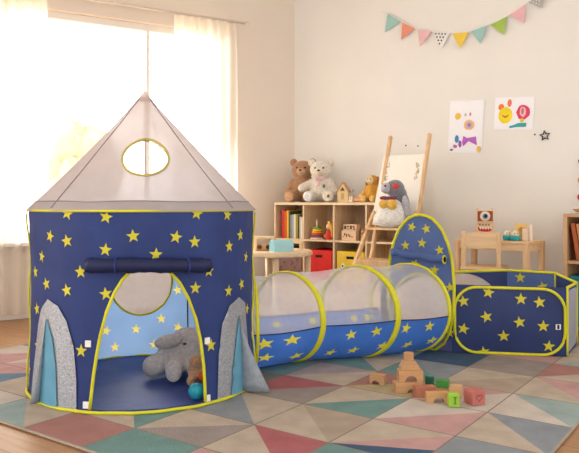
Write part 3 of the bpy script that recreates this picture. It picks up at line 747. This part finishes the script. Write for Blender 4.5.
# ------------------------------------------------------------------ ladder shelf with sign board
LD = thing('ladder_shelf', 'wooden ladder shelf with two steps leaning in front of the cube shelf', 'ladder shelf', BK(1.39, .6, FZ), TH)
LB = BK(1.39, .6, FZ)
def lp(s, d, z): return Vector((s-1.39, -(d-.6), z-FZ))      # local: x along the wall, y into the wall
for s in (1.200, 1.565):
    b = MB(); b.bar(lp(s, .735, FZ+.006), lp(s, .24, 1.50), .026, .040, 0, .006); b.build('rail', M_ladder, LD)
for s in (1.196, 1.580):
    b = MB(); b.bar(lp(s, .525, .85), lp(s, 1.168, .021), .026, .036, 0, .006); b.build('front_leg', M_ladder, LD)
b = MB(); b.box(lp(1.388, .585, .712), (.355, .25, .018)); b.build('step', M_ladder, LD)
b = MB(); b.box(lp(1.388, .74, .462), (.355, .24, .018)); b.box(lp(1.388, .85, .437), (.355, .018, .048)); b.build('step', M_ladder, LD)
# board (leans with the rails)
SB = thing('sign_board', 'white board with a printed floral wreath leaning on the ladder shelf rails', 'sign board', lp(0, 0, 0)*0+BK(1.362, .515, .735), TH)
tiltm = Matrix.Rotation(-math.atan(.393/1.0), 3, 'X')
def bp_(x, h, off=0.):   # x across, h up the board
    q = Matrix.Rotation(-math.atan(.393), 3, 'X') @ Vector((x, -off, h)); return q
b = MB(); b.box(bp_(0, .315, .012), (.395, .012, .63), 0, .003, Matrix.Rotation(-math.atan(.393), 3, 'X'))
for k in range(34):
    sd = -1 if k % 2 else 1; a = R(random.uniform(-60, 75)); cx = sd*.115+sd*.035*math.cos(a)*random.uniform(.6, 1.2); cz = .47+.085*math.sin(a)
    an = random.uniform(0, PI); l_, w_ = random.uniform(.012, .024), .0045
    pts = [(cx+l_*math.cos(q)*math.cos(an)-w_*math.sin(q)*math.sin(an), cz+l_*math.cos(q)*math.sin(an)+w_*math.sin(q)*math.cos(an)) for q in [i*PI/4 for i in range(8)]]
    b.add([bp_(x, z, .0195) for x, z in pts], [tuple(range(8))], 1+k % 3)
for k in range(7): b.add([bp_(-.045+k*.014+dx, .315+dz, .0195) for dx, dz in ((0, 0), (.010, 0), (.010, .006), (0, .006))], [(0,1,2,3)], 2)
b.build('board', [M_offw, col((176, 176, 142)), col((206, 184, 168)), col((220, 198, 162))], SB)
# penguin
pg = thing('penguin_toy', 'grey and white soft penguin with orange bow on the upper step of the ladder', 'soft toy', BK(1.405, .625, .7215), R(-14))
F_grey = fur('grey_plush', (134, 134, 142)); F_lg = fur('pale_grey_plush', (190, 190, 198))
b = MB(); b.ell((0, 0, .115), (.120, .095, .122)); b.ell((-.02, -.02, .07), (.125, .09, .075)); soft(b, 'body', F_cream if False else fur('penguin_white', (244, 238, 228)), pg, .01)
b = MB(); b.ell((.06, .045, .18), (.085, .065, .13)); b.ell((.030, -.005, .315), (.078, .072, .072)); b.ell((.055, .03, .27), (.068, .062, .07)); soft(b, 'hood', F_grey, pg, .01)
b = MB(); b.ell((.118, -.035, .175), (.030, .022, .085), 0, ry(-8)); b.build('wing', F_lg, pg)
b = MB(); b.ell((-.035, -.035, .318), (.042, .046, .046)); b.ell((-.055, -.066, .298), (.02, .02, .016)); b.build('face', F_lg, pg)
b = MB(); b.ell((.040, -.072, .330), (.026, .014, .022)); b.build('cheek', col((222, 70, 70)), pg)
b = MB(); b.ell((-.040, -.078, .335), (.009, .006, .009)); b.build('eye', col((110, 40, 40)), pg)
b = MB(); b.ell((-.05, -.085, .238), (.034, .014, .016)); b.ell((.02, -.088, .238), (.036, .014, .016)); b.ell((-.015, -.092, .238), (.014, .014, .015)); b.build('bow', mat('maroon_ribbon', (130, 60, 80), .6, .3, 60), pg)
b = MB(); b.ell((-.055, -.09, .190), (.036, .02, .036)); b.ell((.015, -.095, .186), (.040, .02, .042)); b.build('mitten', fur('amber_plush', (240, 190, 84)), pg)
# wooden dome on lower step
b = MB(); b.lathe([(.030, 0), (.034, .008), (.030, .024), (.018, .036), (.004, .041)], n=20)
tag(b.build('wooden_dome', mat('peach_wood', (232, 184, 146), .5, .06, 12), None, BK(1.50, .72, .472)), 'small round peach wooden toy on the lower ladder step', 'toy')

# ------------------------------------------------------------------ round side table with toys
TB = Vector((-.145, 5.55, 0))
tb = thing('round_table', 'low round pale wooden table behind the tent and tunnel', 'table', TB)
b = MB(); b.lathe([(.325, .492), (.335, .500), (.335, .522), (.328, .530)], n=56, smooth=False); b.build('tabletop', M_wood, tb)
for a in (R(-82), R(-2+2), R(98), R(180)):
    x, y = .27*math.cos(a), .27*math.sin(a)
    if a == R(0): x, y = .295, -.02
    b = MB(); b.tube([(x, y, .003), (x, y, .493)], lambda k: .020+.006*k, 0, 14); b.build('leg', M_woodz, tb)
a1 = thing('toy_arch', 'pale wooden toy arch with a wheeled block under it on the round table', 'toy', Vector((-.205, 5.50, .5305)), R(-4))
b = MB(); b.box((-.07, 0, .05), (.024, .07, .10), 0, .004); b.box((.07, 0, .05), (.024, .07, .10), 0, .004); b.box((0, 0, .108), (.166, .07, .022), 0, .008); b.build('arch', mat('cream_wood2', (236, 210, 166), .5, .06, 12), a1)
b = MB(); b.box((0, -.005, .03), (.11, .06, .055), 0, .006); b.build('car_body', M_block, a1)
for x in (-.035, .035):
    b = MB(); b.cyl((x, -.038, .032), .018, .008, 0, Matrix.Rotation(PI/2, 3, 'X')); b.build('wheel', col((80, 56, 44)), a1)
a2 = thing('toy_box', 'pale blue toy box with a rounded top on the round table', 'toy', Vector((-.065, 5.42, .5305)), R(24))
pr = [(-.05, 0), (.05, 0), (.05, .05)]+[(.05*math.cos(R(k*15)), .045+.05*math.sin(R(k*15))) for k in range(1, 12)]+[(-.05, .05)]
b = MB(); b.prism(pr, .17, Matrix.Translation((-.085, 0, 0)) @ Matrix(((0,0,1,0),(1,0,0,0),(0,1,0,0),(0,0,0,1)))); b.build('box_body', M_sky, a2)
b = MB(); b.prism([(x*.8, .006+z*.85) for x, z in pr], .003, Matrix.Translation((-.088, 0, 0)) @ Matrix(((0,0,1,0),(1,0,0,0),(0,1,0,0),(0,0,0,1)))); b.prism([(x*.75, .008+z*.8) for x, z in pr], .003, Matrix.Translation((.085, 0, 0)) @ Matrix(((0,0,1,0),(1,0,0,0),(0,1,0,0),(0,0,0,1)))); b.build('end_panel', col((128, 190, 204)), a2)
a3 = thing('toy_bench', 'small pale wooden toy bench at the right of the blue toy box', 'toy', Vector((.055, 5.58, .5305)), R(-20))
b = MB(); b.box((0, 0, .063), (.13, .05, .02), 0, .008); b.build('bench_top', MATS['cream_wood2'], a3)
for x in (-.045, .045):
    b = MB(); b.box((x, 0, .027), (.022, .045, .054), 0, .004); b.build('leg', MATS['cream_wood2'], a3)

# ------------------------------------------------------------------ desk, chair and things on the desk
DZ = .640
DN = Vector((1.719, 4.85, FZ)); RD = R(-44)
dk = thing('childrens_desk', 'low birch childrens desk behind the ball pit by the wall', 'desk', DN, RD)
DL, DD = .60, .30
b = MB(); b.box((-DL/2, DD/2, DZ-FZ-.011), (DL, DD, .022), 0, .004); b.build('desktop', M_desk, dk)
for (x, y, w_, d_) in ((-DL/2, .018, DL-.08, .016), (-DL/2, DD-.018, DL-.08, .016), (-.02, DD/2, .016, DD-.06), (-DL+.02, DD/2, .016, DD-.06)):
    b = MB(); b.box((x, y, DZ-FZ-.048), (w_, d_, .050), 0, .002); b.build('apron', M_desk, dk)
for x in (-.022, -DL+.022):
    for y in (.022, DD-.022):
        b = MB(); b.box((x, y, (DZ-FZ-.022)/2), (.040, .040, DZ-FZ-.022), 0, .004); b.build('leg', M_deskz, dk)
def DK(x, y, z=0):
    q = Matrix.Rotation(RD, 3, 'Z') @ Vector((x, y, 0)); return Vector((DN.x+q.x, DN.y+q.y, DZ+z+.0005))
ch = thing('childrens_chair', 'birch childrens chair with its back to the room in front of the desk', 'chair', Vector((1.41, 4.96, FZ)), R(-28))
cw = .255
for sx in (-1, 1):
    b = MB(); b.box((sx*cw/2, 0, .36), (.030, .028, .72), 0, .006); b.build('rear_leg', M_deskz, ch)
    b = MB(); b.box((sx*cw/2*.98, .24, .215), (.028, .028, .43), 0, .005); b.build('front_leg', M_deskz, ch)
b = MB(); b.box((0, .125, .447), (cw+.045, .285, .022), 0, .006); b.build('seat', M_desk, ch)
pts = [(-cw/2+.014, .600), (cw/2-.014, .600), (cw/2-.014, .70)]+[(cw/2-.014-(cw-.028)*k/12, .70+.022*math.sin(PI*k/12)) for k in range(1, 12)]+[(-cw/2+.014, .70)]
b = MB(); b.prism(pts, .018, Matrix.Translation((0, .009, 0)) @ hm); b.build('backrest', M_desk, ch)
# monster puzzle on the desk
mo = thing('wooden_monster', 'stacked wooden toy monster with one eye and a toothy red mouth on the desk', 'toy', DK(-.40, .12), R(-14))
b = MB(); b.box((0, 0, .06), (.135, .06, .12), 0, .008); b.build('lower_block', M_desk, mo)
b = MB(); b.box((0, 0, .174), (.125, .06, .10), 0, .010); b.box((-.055, 0, .225), (.016, .05, .03), 0, .005); b.box((.055, 0, .225), (.016, .05, .03), 0, .005); up_ = b.build('upper_block', M_desk, mo)
b = MB(); b.box((0, -.031, .178), (.112, .003, .078), 0, .001); b.build('eye_surround', col((150, 70, 50)), up_)
Rx = Matrix.Rotation(PI/2, 3, 'X')
b = MB(); b.lathe([(.038, -.002), (.038, .002)], (0, -.034, .178), 24, 0, Rx); b.lathe([(.020, -.002), (.020, .003)], (0, -.036, .178), 20, 1, Rx); b.lathe([(.012, -.002), (.012, .004)], (.004, -.037, .180), 16, 2, Rx); b.build('eye', [col((240, 226, 200)), col((110, 140, 180)), M_black], up_)
mth = [(x, (z-.014)*.8+.058) for x, z in [(-.055, .062), (-.03, .048), (0, .044), (.03, .048), (.055, .066), (.05, .028), (.02, .014), (-.02, .014), (-.05, .026)]]
b = MB(); b.prism(mth, .004, Matrix.Translation((0, -.030, 0)) @ hm); b.build('mouth', col((190, 40, 36)), mo)
for k in range(5):
    b = MB(); b.prism([(-.044+k*.02, .088+abs(k-2)*.003), (-.028+k*.02, .088+abs(k-2)*.003), (-.036+k*.02, .072)], .004, Matrix.Translation((0, -.033, 0)) @ hm); b.build('tooth', M_white, mo)
for k in range(4):
    b = MB(); b.box((-.04+k*.022, -.031, .111), (.014, .003, .009), 0, 0); b.build('printed_mark', col((80, 60, 50)), mo)
# little people blocks
def peg(x, y, label, h, hc):
    t = thing('peg_cup', label, 'toy', DK(x, y), R(-6))
    b = MB(); b.lathe([(.028, 0), (.034, .006), (.036, .034), (.032, .036)], n=20); b.build('cup', col((40, 160, 170)), t)
    b = MB(); b.lathe([(.026, .034), (.028, .05), (.024, h*.75), (.010, h)], n=18); b.build('head', hc, t)
    b = MB(); b.ell((-.010, -.026, .055), (.004, .003, .004)); b.ell((.010, -.026, .055), (.004, .003, .004)); b.build('eye', M_black, t)
peg(-.20, .09, 'teal cup with a short cream head, left of the two on the desk', .075, mat('cream_wood3', (238, 220, 186), .5, .06, 10))
peg(-.13, .07, 'teal cup with a cream head, right of the two on the desk', .075, MATS['cream_wood3'])
hb = thing('toy_house', 'little wooden toy house with a round window behind the teal cups on the desk', 'toy', DK(-.13, .165), R(-14))
b = MB(); b.box((0, 0, .05), (.085, .05, .10), 0, .008); b.prism([(-.045, .098), (.045, .098), (.035, .125), (-.035, .125)], .05, Matrix.Translation((0, .025, 0)) @ hm); b.build('house_body', mat('gold_wood', (236, 196, 120), .5, .08, 10), hb)
b = MB(); b.cyl((0, -.026, .082), .018, .004, 0, Rx); b.build('round_window', col((196, 150, 90)), hb)
pk = thing('wooden_plank_stack', 'two upright wooden planks at the right of the toys on the desk', 'toy', DK(-.05, .13), R(-20))
b = MB(); b.box((-.03, 0, .045), (.04, .04, .09), 0, .004); b.build('short_plank', mat('peach_plank', (236, 206, 176), .5, .05, 10), pk)
b = MB(); b.box((.012, .01, .06), (.022, .04, .12), 0, .003); b.build('tall_plank', mat('pale_plank', (240, 218, 190), .5, .05, 10), pk)

# ------------------------------------------------------------------ bookcase at the right edge
BC = Vector((1.971, 4.85, FZ))
bc = thing('bookcase', 'brown wooden bookcase cut by the right edge of the picture', 'bookcase', BC, TH)
BW, BD, BH = .80, .32, .854
for x in (.014, BW-.014):
    b = MB(); b.box((x, BD/2, BH/2-.012), (.028, BD, BH-.024), 0, .003); b.build('side_panel', wood('bookcase_upright', (206, 166, 124), 2), bc)
b = MB(); b.box((BW/2, BD/2, BH-.012), (BW, BD, .024)); b.build('bookcase_top', M_case, bc)
for z in (.03, .507):
    b = MB(); b.box((BW/2, BD/2, z), (BW-.056, BD-.006, .022)); b.build('shelf_board', M_case, bc)
b = MB(); b.box((BW/2, BD-.006, BH/2), (BW-.05, .008, BH-.03)); b.build('back_board', wood('bookcase_back', (150, 110, 80), 2), bc)
def BP(x, y, z):
    q = Matrix.Rotation(TH, 3, 'Z') @ Vector((x, y, 0)); return Vector((BC.x+q.x, BC.y+q.y, z+FZ))
x_ = .066
for c, w_, h, lb in (((180, 96, 50), .030, .268, 'rust brown leaning book, leftmost in the right bookcase'), ((214, 140, 90), .022, .262, 'orange leaning book beside the rust brown one in the right bookcase'), ((236, 232, 214), .024, .27, 'white leaning book in the right bookcase'),
                     ((120, 140, 90), .020, .25, 'green leaning book in the right bookcase'), ((230, 214, 170), .03, .265, 'cream leaning book in the right bookcase')):
    book(BP(x_+.035, .12, .5225), w_, h, .19, c, lb, 'books in the right bookcase', TH, R(-9)); x_ += w_+.002
tbx = thing('teal_box', 'teal storage box on the lower shelf of the right bookcase', 'box', BP(.17, .15, .0415), TH)
b = MB(); b.box((0, 0, .17), (.26, .22, .34), 0, .01); b.build('box_body', M_teal, tbx)
b = MB(); b.box((0, 0, .352), (.275, .235, .026), 0, .006); b.build('lid', col((40, 128, 140)), tbx)
b = MB(); b.box((0, -.112, .26), (.07, .006, .022), 0, .002); b.build('handle', col((30, 90, 100)), tbx)
b = MB(); b.lathe([(.05, 0), (.09, .010), (.12, .03), (.125, .034), (.118, .034), (.085, .015), (.0, .008)], n=32)
tag(b.build('wooden_bowl', mat('bowl_wood', (200, 170, 100), .4, .1, 14), None, BP(.155, .15, BH+.0005)), 'shallow wooden bowl on top of the right bookcase', 'bowl')
gl_ = thing('ball_garland', 'hanging string of felt balls at the right edge above the bookcase', 'garland', BK(2.70, .03, 1.0), TH)
b = MB(); b.tube([(.012, 0, -.06), (.01, 0, .55)], .002, 0, 6); b.build('string', M_white, gl_)
for z, c, r_ in ((-.034, (214, 40, 40), .030), (.095, (236, 130, 70), .026), (.239, (110, 80, 110), .024)):
    b = MB(); b.ell((.012, 0, z), (r_, r_, r_)); b.build('felt_ball', mat('felt_%d' % c[1], c, .9, .1, 30, .3, 90), gl_)

# ------------------------------------------------------------------ wall decorations
bt = thing('bunting', 'string of pastel triangular flags hanging high on the back wall', 'bunting', BK(0, .012, 0), TH)
FL = [((1.058,2.645),(1.189,2.552),(1.028,2.477),(150,200,190)), ((1.199,2.542),(1.325,2.468),(1.199,2.38),(236,140,110)), ((1.354,2.455),(1.486,2.418),(1.378,2.293),(238,186,190)),
      ((1.505,2.402),(1.652,2.376),(1.565,2.242),(238,236,232)), ((1.67,2.373),(1.816,2.36),(1.75,2.226),(244,206,60)), ((1.837,2.365),(1.974,2.394),(1.923,2.244),(150,200,196)),
      ((2.0,2.394),(2.14,2.442),(2.116,2.291),(160,196,70)), ((2.156,2.447),(2.285,2.514),(2.285,2.358),(238,180,186)), ((2.31,2.525),(2.44,2.60),(2.424,2.455),(176,172,170)),]
strp = [(.992, 2.675)]
for a_, c_, t_, cc in FL: strp += [a_, c_]
strp.append((2.53, 2.68))
b = MB(); b.tube([(s, -.006, z) for s, z in strp], .0035, 0, 6); b.build('cord', M_white, bt)
for k, (a_, c_, t_, cc) in enumerate(FL):
    b = MB(); w_ = .004; tw = .012*math.sin(k*2.1)
    vs = [(a_[0], -.004, a_[1]), (c_[0], -.004, c_[1]), (t_[0], -.010-abs(tw), t_[1]), (a_[0], -.004-w_, a_[1]), (c_[0], -.004-w_, c_[1]), (t_[0], -.010-abs(tw)-w_, t_[1])]
    b.add(vs, [(0,1,2), (3,5,4), (0,3,4,1), (1,4,5,2), (2,5,3,0)], 0)
    ms = [mat('flag_%d' % k, [v*.85+200*.15 for v in cc], .8, .05, 20, .1, 80), M_black]  # cloth colours blended towards grey, haze put into the flags
    if k in (3, 8):
        ms[1] = M_black if k == 3 else col((220, 216, 214))
        A_, C_, T_ = Vector(vs[3]), Vector(vs[4]), Vector(vs[5])
        for i in range(5):
            for j in range(5-i):
                q0, q1 = (j+.5)/5.2, (i+.35)/5.2
                q = A_+(C_-A_)*q0+(T_-A_)*q1*1.0
                if q0+q1 < .93: b.add([(q.x+.0075*math.cos(x*PI/4), q.y-.001, q.z+.0075*math.sin(x*PI/4)) for x in range(8)], [tuple(range(8))], 1)
    f_ = b.build('flag', ms, bt)
    f_['label'] = ['mint green', 'coral orange', 'pink', 'white with black spots', 'yellow', 'pale turquoise', 'lime green', 'rose pink', 'grey speckled'][k]+' flag'
def paper(s0, z0, w_, h, rot, label, shapes):
    t = thing('childs_drawing', label, 'drawing', BK(s0, .004, z0), TH)
    t.rotation_euler = (0, rot, TH)
    b = MB(); b.box((0, 0, 0), (w_, .003, h), 0, 0); b.build('paper', M_paper, t)
    b = MB(); ms = []; lay = 0
    for poly, c in shapes:
        m = col(c, .8)
        if m not in ms: ms.append(m)
        y = -.0020-.0003*lay; lay += 1
        cx = sum(p_[0] for p_ in poly)/len(poly); cz = sum(p_[1] for p_ in poly)/len(poly)
        b.add([(x*w_, y, z*h) for x, z in poly]+[(cx*w_, y, cz*h)], [(i, (i+1) % len(poly), len(poly)) for i in range(len(poly))], ms.index(m))
    b.build('crayon_marks', ms, t)
    b = MB(); b.box((0, -.003, h/2-.006), (.03, .002, .018), 0, 0); b.build('tape', M_offw, t)
def el(cx, cz, rx_, rz2, n=16, wob=0): return [(cx+(rx_*(1+wob*math.sin(3*k)))*math.cos(2*PI*k/n), cz+(rz2*(1+wob*math.cos(5*k)))*math.sin(2*PI*k/n)) for k in range(n)]
paper(1.785, 1.567, .300, .44, R(3.2), 'upright childs drawing with an orange sun and a purple animal on the wall',
      [(el(-.24,.20,.09,.065), (236,190,80)), (el(.10,.03,.155,.10,16,.05), (238,190,130)), (el(.10,.03,.10,.065), (200,170,190)), (el(.10,.03,.04,.03), (130,130,190)), (el(-.02,.225,.03,.03), (190,180,170)), (el(.12,.235,.03,.035), (200,150,150)),
       (el(-.24,-.24,.06,.075), (70,140,196)), ([(-.05,-.18),(.06,-.22),(.32,-.19),(.36,-.36),(.30,-.30),(.12,-.27),(.0,-.28),(-.04,-.38),(-.08,-.3)], (196,110,206)), (el(-.14,-.33,.05,.07,12,.2), (150,100,190)), (el(-.28,-.38,.06,.035,12,.2), (200,110,170)), (el(-.38,-.45,.05,.02), (110,80,120)), (el(.42,-.43,.07,.06,12,.1), (240,196,110))])
paper(2.190, 1.647, .318, .262, R(3.5), 'wide childs drawing of a yellow smiling animal and a pink figure on the wall',
      [(el(-.33,.20,.075,.10), (240,130,60)), (el(-.12,.32,.055,.12), (236,120,90)), (el(-.21,-.06,.18,.26), (246,220,50)), ([(-.30,-.04),(-.21,-.10),(-.12,-.04),(-.13,-.08),(-.21,-.15),(-.29,-.08)], (190,120,40)),
       (el(.24,.03,.17,.23,14,.06), (220,70,110)), (el(.23,.05,.08,.16,12,.1), (240,190,190)), (el(.22,.06,.035,.1), (200,120,120)), (el(.22,-.22,.05,.07), (220,200,80)), ([(-.10,-.40),(.02,-.36),(.12,-.30),(.34,-.30),(.33,-.42),(.10,-.42),(-.08,-.46)], (60,170,170))])
st_ = thing('star_ornament', 'small dark open star ornament on the wall right of the drawings', 'wall ornament', BK(2.434, .006, 1.452), TH)
b = MB(); b.tube([(x, 0, z) for x, z in star2d(0, 0, .040, .1)], .006, 0, 6, True); b.build('star_outline', mat('dark_wire', (64, 58, 52), .5), st_)
for s, z, lb in ((2.357, 1.466, 'tiny dark wall pin beside the star ornament'), (1.228, 1.435, 'tiny wall pin left of two between the ladder rails'), (1.345, 1.425, 'tiny wall pin right of two between the ladder rails')):
    b = MB(); b.ell((0, 0, 0), (.007, .005, .007)); tag(b.build('wall_pin', mat('dark_wire', (64, 58, 52), .5), None, BK(s, .004, z), TH), lb, 'pin')

# ------------------------------------------------------------------ soft toys and ball in the tent
ep = thing('soft_elephant', 'grey plush elephant slumped on the tent floor', 'soft toy', Vector((-.60, 3.54, .012)), R(6))
F_el = fur('elephant_plush', (206, 202, 198), .15)
b = MB(); b.ell((.060, .07, .125), (.110, .10, .115)); b.ell((.0, .05, .095), (.105, .09, .09)); limb(b, (-.03, .02, .085), (-.115, -.03, .060), .060, .055)
limb(b, (.0, 0, .07), (.0, -.10, .062), .05, .048); limb(b, (.10, 0, .10), (.085, -.07, .06), .04, .034); soft(b, 'body', F_el, ep, .009, 6)
b = MB(); b.ell((-.035, -.015, .185), (.075, .038, .036), 0, ry(-12)); b.build('ear', F_el, ep)
b = MB(); b.ell((.0, -.146, .060), (.042, .012, .056)); b.build('foot_pad', fur('grey_pad', (212, 206, 200)), ep)
b = MB(); b.ell((.050, -.030, .172), (.011, .006, .005)); b.build('eye', M_black, ep)
tp = thing('soft_toy', 'small tan plush toy half hidden behind the tent door edge', 'soft toy', Vector((-.470, 3.40, .012)), R(10))
b = MB(); b.ell((.01, 0, .06), (.055, .05, .062)); b.ell((0, -.02, .11), (.04, .035, .036)); limb(b, (-.02, -.03, .03), (-.03, -.07, .026), .026, .024); soft(b, 'body', F_tan, tp)
b = MB(); b.ell((.03, -.055, .045), (.022, .012, .026)); b.build('scarf', col((226, 96, 40)), tp)
bl_ = thing('ball', 'teal patterned toy ball inside the tent by the door', 'ball', Vector((-.430, 3.12, .048)))
b = MB(); b.ell((0, 0, 0), (.039, .039, .039), 0, None, 28, 18); b.build('ball_shell', mat('teal_ball', (40, 156, 178), .4, .25, 40, .2, 60), bl_)

# ------------------------------------------------------------------ building blocks on the rug
def GP(px, py):
    D = 673*.92/(py-203); return Vector(((px-289.5)*D/673, D, 0))
def arch2(w_, h, r_, cx=0.):
    return [(-w_/2, 0), (cx-r_, 0)]+[(cx-r_*math.cos(PI*k/10), r_*math.sin(PI*k/10)) for k in range(1, 10)]+[(cx+r_, 0), (w_/2, 0), (w_/2, h), (-w_/2, h)]
def blk(name, label, pt, rz, poly, dep, m, z=0.):
    b = MB(); b.prism(poly, dep, Matrix.Translation((0, dep/2, 0)) @ hm)
    o = b.build(name, m, None, pt+Vector((0, 0, z+.0005)), rz)
    bv = o.modifiers.new('bevel', 'BEVEL'); bv.width = .002; bv.segments = 2
    return tag(o, label, 'toy block', 'wooden building blocks on the rug')
rect = lambda w_, h: [(-w_/2, 0), (w_/2, 0), (w_/2, h), (-w_/2, h)]
G1 = Vector((-.07, 0, 0))
blk('arch_block', 'small wooden arch block lying apart left of the block tower', Vector((.452, 3.43, 0)), R(-28), arch2(.075, .048, .02, -.006), .045, M_block)
tw = Vector((.575, 3.285, 0))
blk('long_block', 'long wooden block at the bottom of the block tower', tw+Vector((0, 0, 0)), R(10), arch2(.135, .050, .02, .012), .055, M_block)
blk('bridge_block', 'wooden bridge block in the middle of the block tower', tw+Vector((.014, .005, 0)), R(4), arch2(.118, .056, .03), .052, mat('block_wood_b', (198, 150, 104), .5, .12, 3, .04, 8, (1.2, 14, 14)), .0505)
blk('cone_block', 'stepped trapezoid wooden block near the top of the tower', tw+Vector((.010, .008, 0)), R(2), [(-.046, 0), (.046, 0), (.046, .016), (.026, .046), (-.026, .046), (-.046, .016)], .046, M_block, .107)
b = MB(); b.cyl((0, 0, .018), .022, .036, 0)
for k in range(10): b.box((.022*math.cos(k*PI/5), .022*math.sin(k*PI/5), .018), (.005, .005, .034), 0, .002)
tag(b.build('column_block', MATS['block_wood_b'], None, tw+Vector((.008, .008, .1537))), 'fluted wooden column block on top of the tower', 'toy block', 'wooden building blocks on the rug')
b = MB(); b.cyl((0, 0, .025), .023, .050, 0, None, 16); b.cyl((0, 0, .051), .015, .004, 1, None, 16)
tag(b.build('cylinder_block', [mat('dark_green_paint', (46, 112, 86), .5, .15, 20), mat('green_top', (84, 150, 120), .5)], None, Vector((.705, 3.385, 0))), 'dark green round block standing behind the others', 'toy block', 'wooden building blocks on the rug')
blk('green_block', 'mid green rectangular block lying behind the pale cube', Vector((.752, 3.305, 0)), R(-20), rect(.062, .034), .05, mat('mid_green_paint', (70, 142, 66), .5, .1, 12), .018)
blk('flat_block', 'flat tan block under the mid green block', Vector((.752, 3.300, 0)), R(-16), rect(.070, .017), .055, M_block)
blk('red_brick_block', 'reddish tan long block right of the block tower', Vector((.640, 3.20, 0)), R(8), rect(.100, .050), .045, mat('reddish_wood', (178, 114, 90), .5, .15, 6))
blk('arch_block', 'wooden arch block lying in front of the tower', Vector((.682, 3.115, 0)), R(3), arch2(.102, .046, .026, .006), .040, mat('block_wood_c', (204, 156, 106), .5, .12, 3, .04, 8, (1.2, 14, 14)))
blk('pale_block', 'pale wooden cube behind the lime green block', Vector((.793, 3.205, 0)), R(-22), rect(.056, .052), .048, mat('block_wood_d', (212, 168, 120), .5, .1, 6))
lg = thing('letter_block', 'lime green block with a dark mark at the front of the pile', 'toy block', Vector((.730+.012, 3.045, .0005)), R(-6), 'wooden building blocks on the rug')
b = MB(); b.box((0, 0, .030), (.050, .046, .060), 0, .006); b.build('block', mat('lime_paint', (150, 192, 64), .5, .06, 12), lg)
b = MB(); b.box((.004, -.0235, .032), (.006, .002, .030), 0, 0); b.box((.004, -.0235, .046), (.016, .002, .005), 0, 0); b.box((.004, -.0235, .018), (.012, .002, .005), 0, 0); b.build('printed_mark', col((84, 130, 40)), lg)
rb = thing('letter_block', 'dusty red cube with a heart mark at the right end of the blocks', 'toy block', Vector((.848, 3.085, .0005)), R(22), 'wooden building blocks on the rug')
b = MB(); b.box((0, 0, .034), (.070, .070, .068), 0, .005); b.build('block', mat('dusty_red_paint', (188, 112, 102), .6, .1, 20), rb)
b = MB(); hrt = [(.016*math.sin(t)**3*1.0, .036+.0011*(13*math.cos(t)-5*math.cos(2*t)-2*math.cos(3*t)-math.cos(4*t))) for t in [k*PI/12 for k in range(24)]]
b.tube([(x, -.0355, z) for x, z in hrt], .0022, 0, 6, True)
b.tube([(.0355, -.012+.0*k, z) for k, z in enumerate((.018, .034, .052))], .0022, 0, 6); b.tube([(.0355, -.012, .018), (.0355, .008, .022), (.0355, .014, .035), (.0355, .008, .048), (.0355, -.012, .052)], .0022, 0, 6)
b.build('printed_mark', col((168, 84, 76)), rb)

# ------------------------------------------------------------------ garden outside the window
bs = thing('garden_shrub', 'pale sunlit shrub outside the window', 'shrub', Vector((-2.85, 9.0, -.25)))
b = MB(); b.tube([(0, 0, 0), (.03, .02, .8), (0, .05, 1.5)], .04, 0, 8); b.build('stem', col((150, 120, 80)), bs)
b = MB()
for k in range(26):
    d = Vector((random.gauss(0, 1), random.gauss(0, 1), random.gauss(0, 1))).normalized()*.75
    b.ell((d.x*.5, d.y*.4, 1.42+d.z*.85), (.26, .24, .28), 0, None, 12, 8)
for k in range(1200):
    d = Vector((random.gauss(0, 1), random.gauss(0, 1), random.gauss(0, 1))).normalized()*random.random()**.4
    c = Vector((d.x*.62, d.y*.5, 1.45+d.z*1.0)); q = Matrix.Rotation(random.uniform(0, 6.28), 3, Vector((random.gauss(0, 1), random.gauss(0, 1), random.gauss(0, 1))).normalized())
    b.add([c+q @ Vector(v) for v in ((-.06, 0, 0), (0, -.028, 0), (.06, 0, .01), (0, .028, 0))], [(0,1,2,3)])
b.build('foliage', mat('pale_leaves', (224, 214, 184), .7, .08, 6, trans=.3), bs)
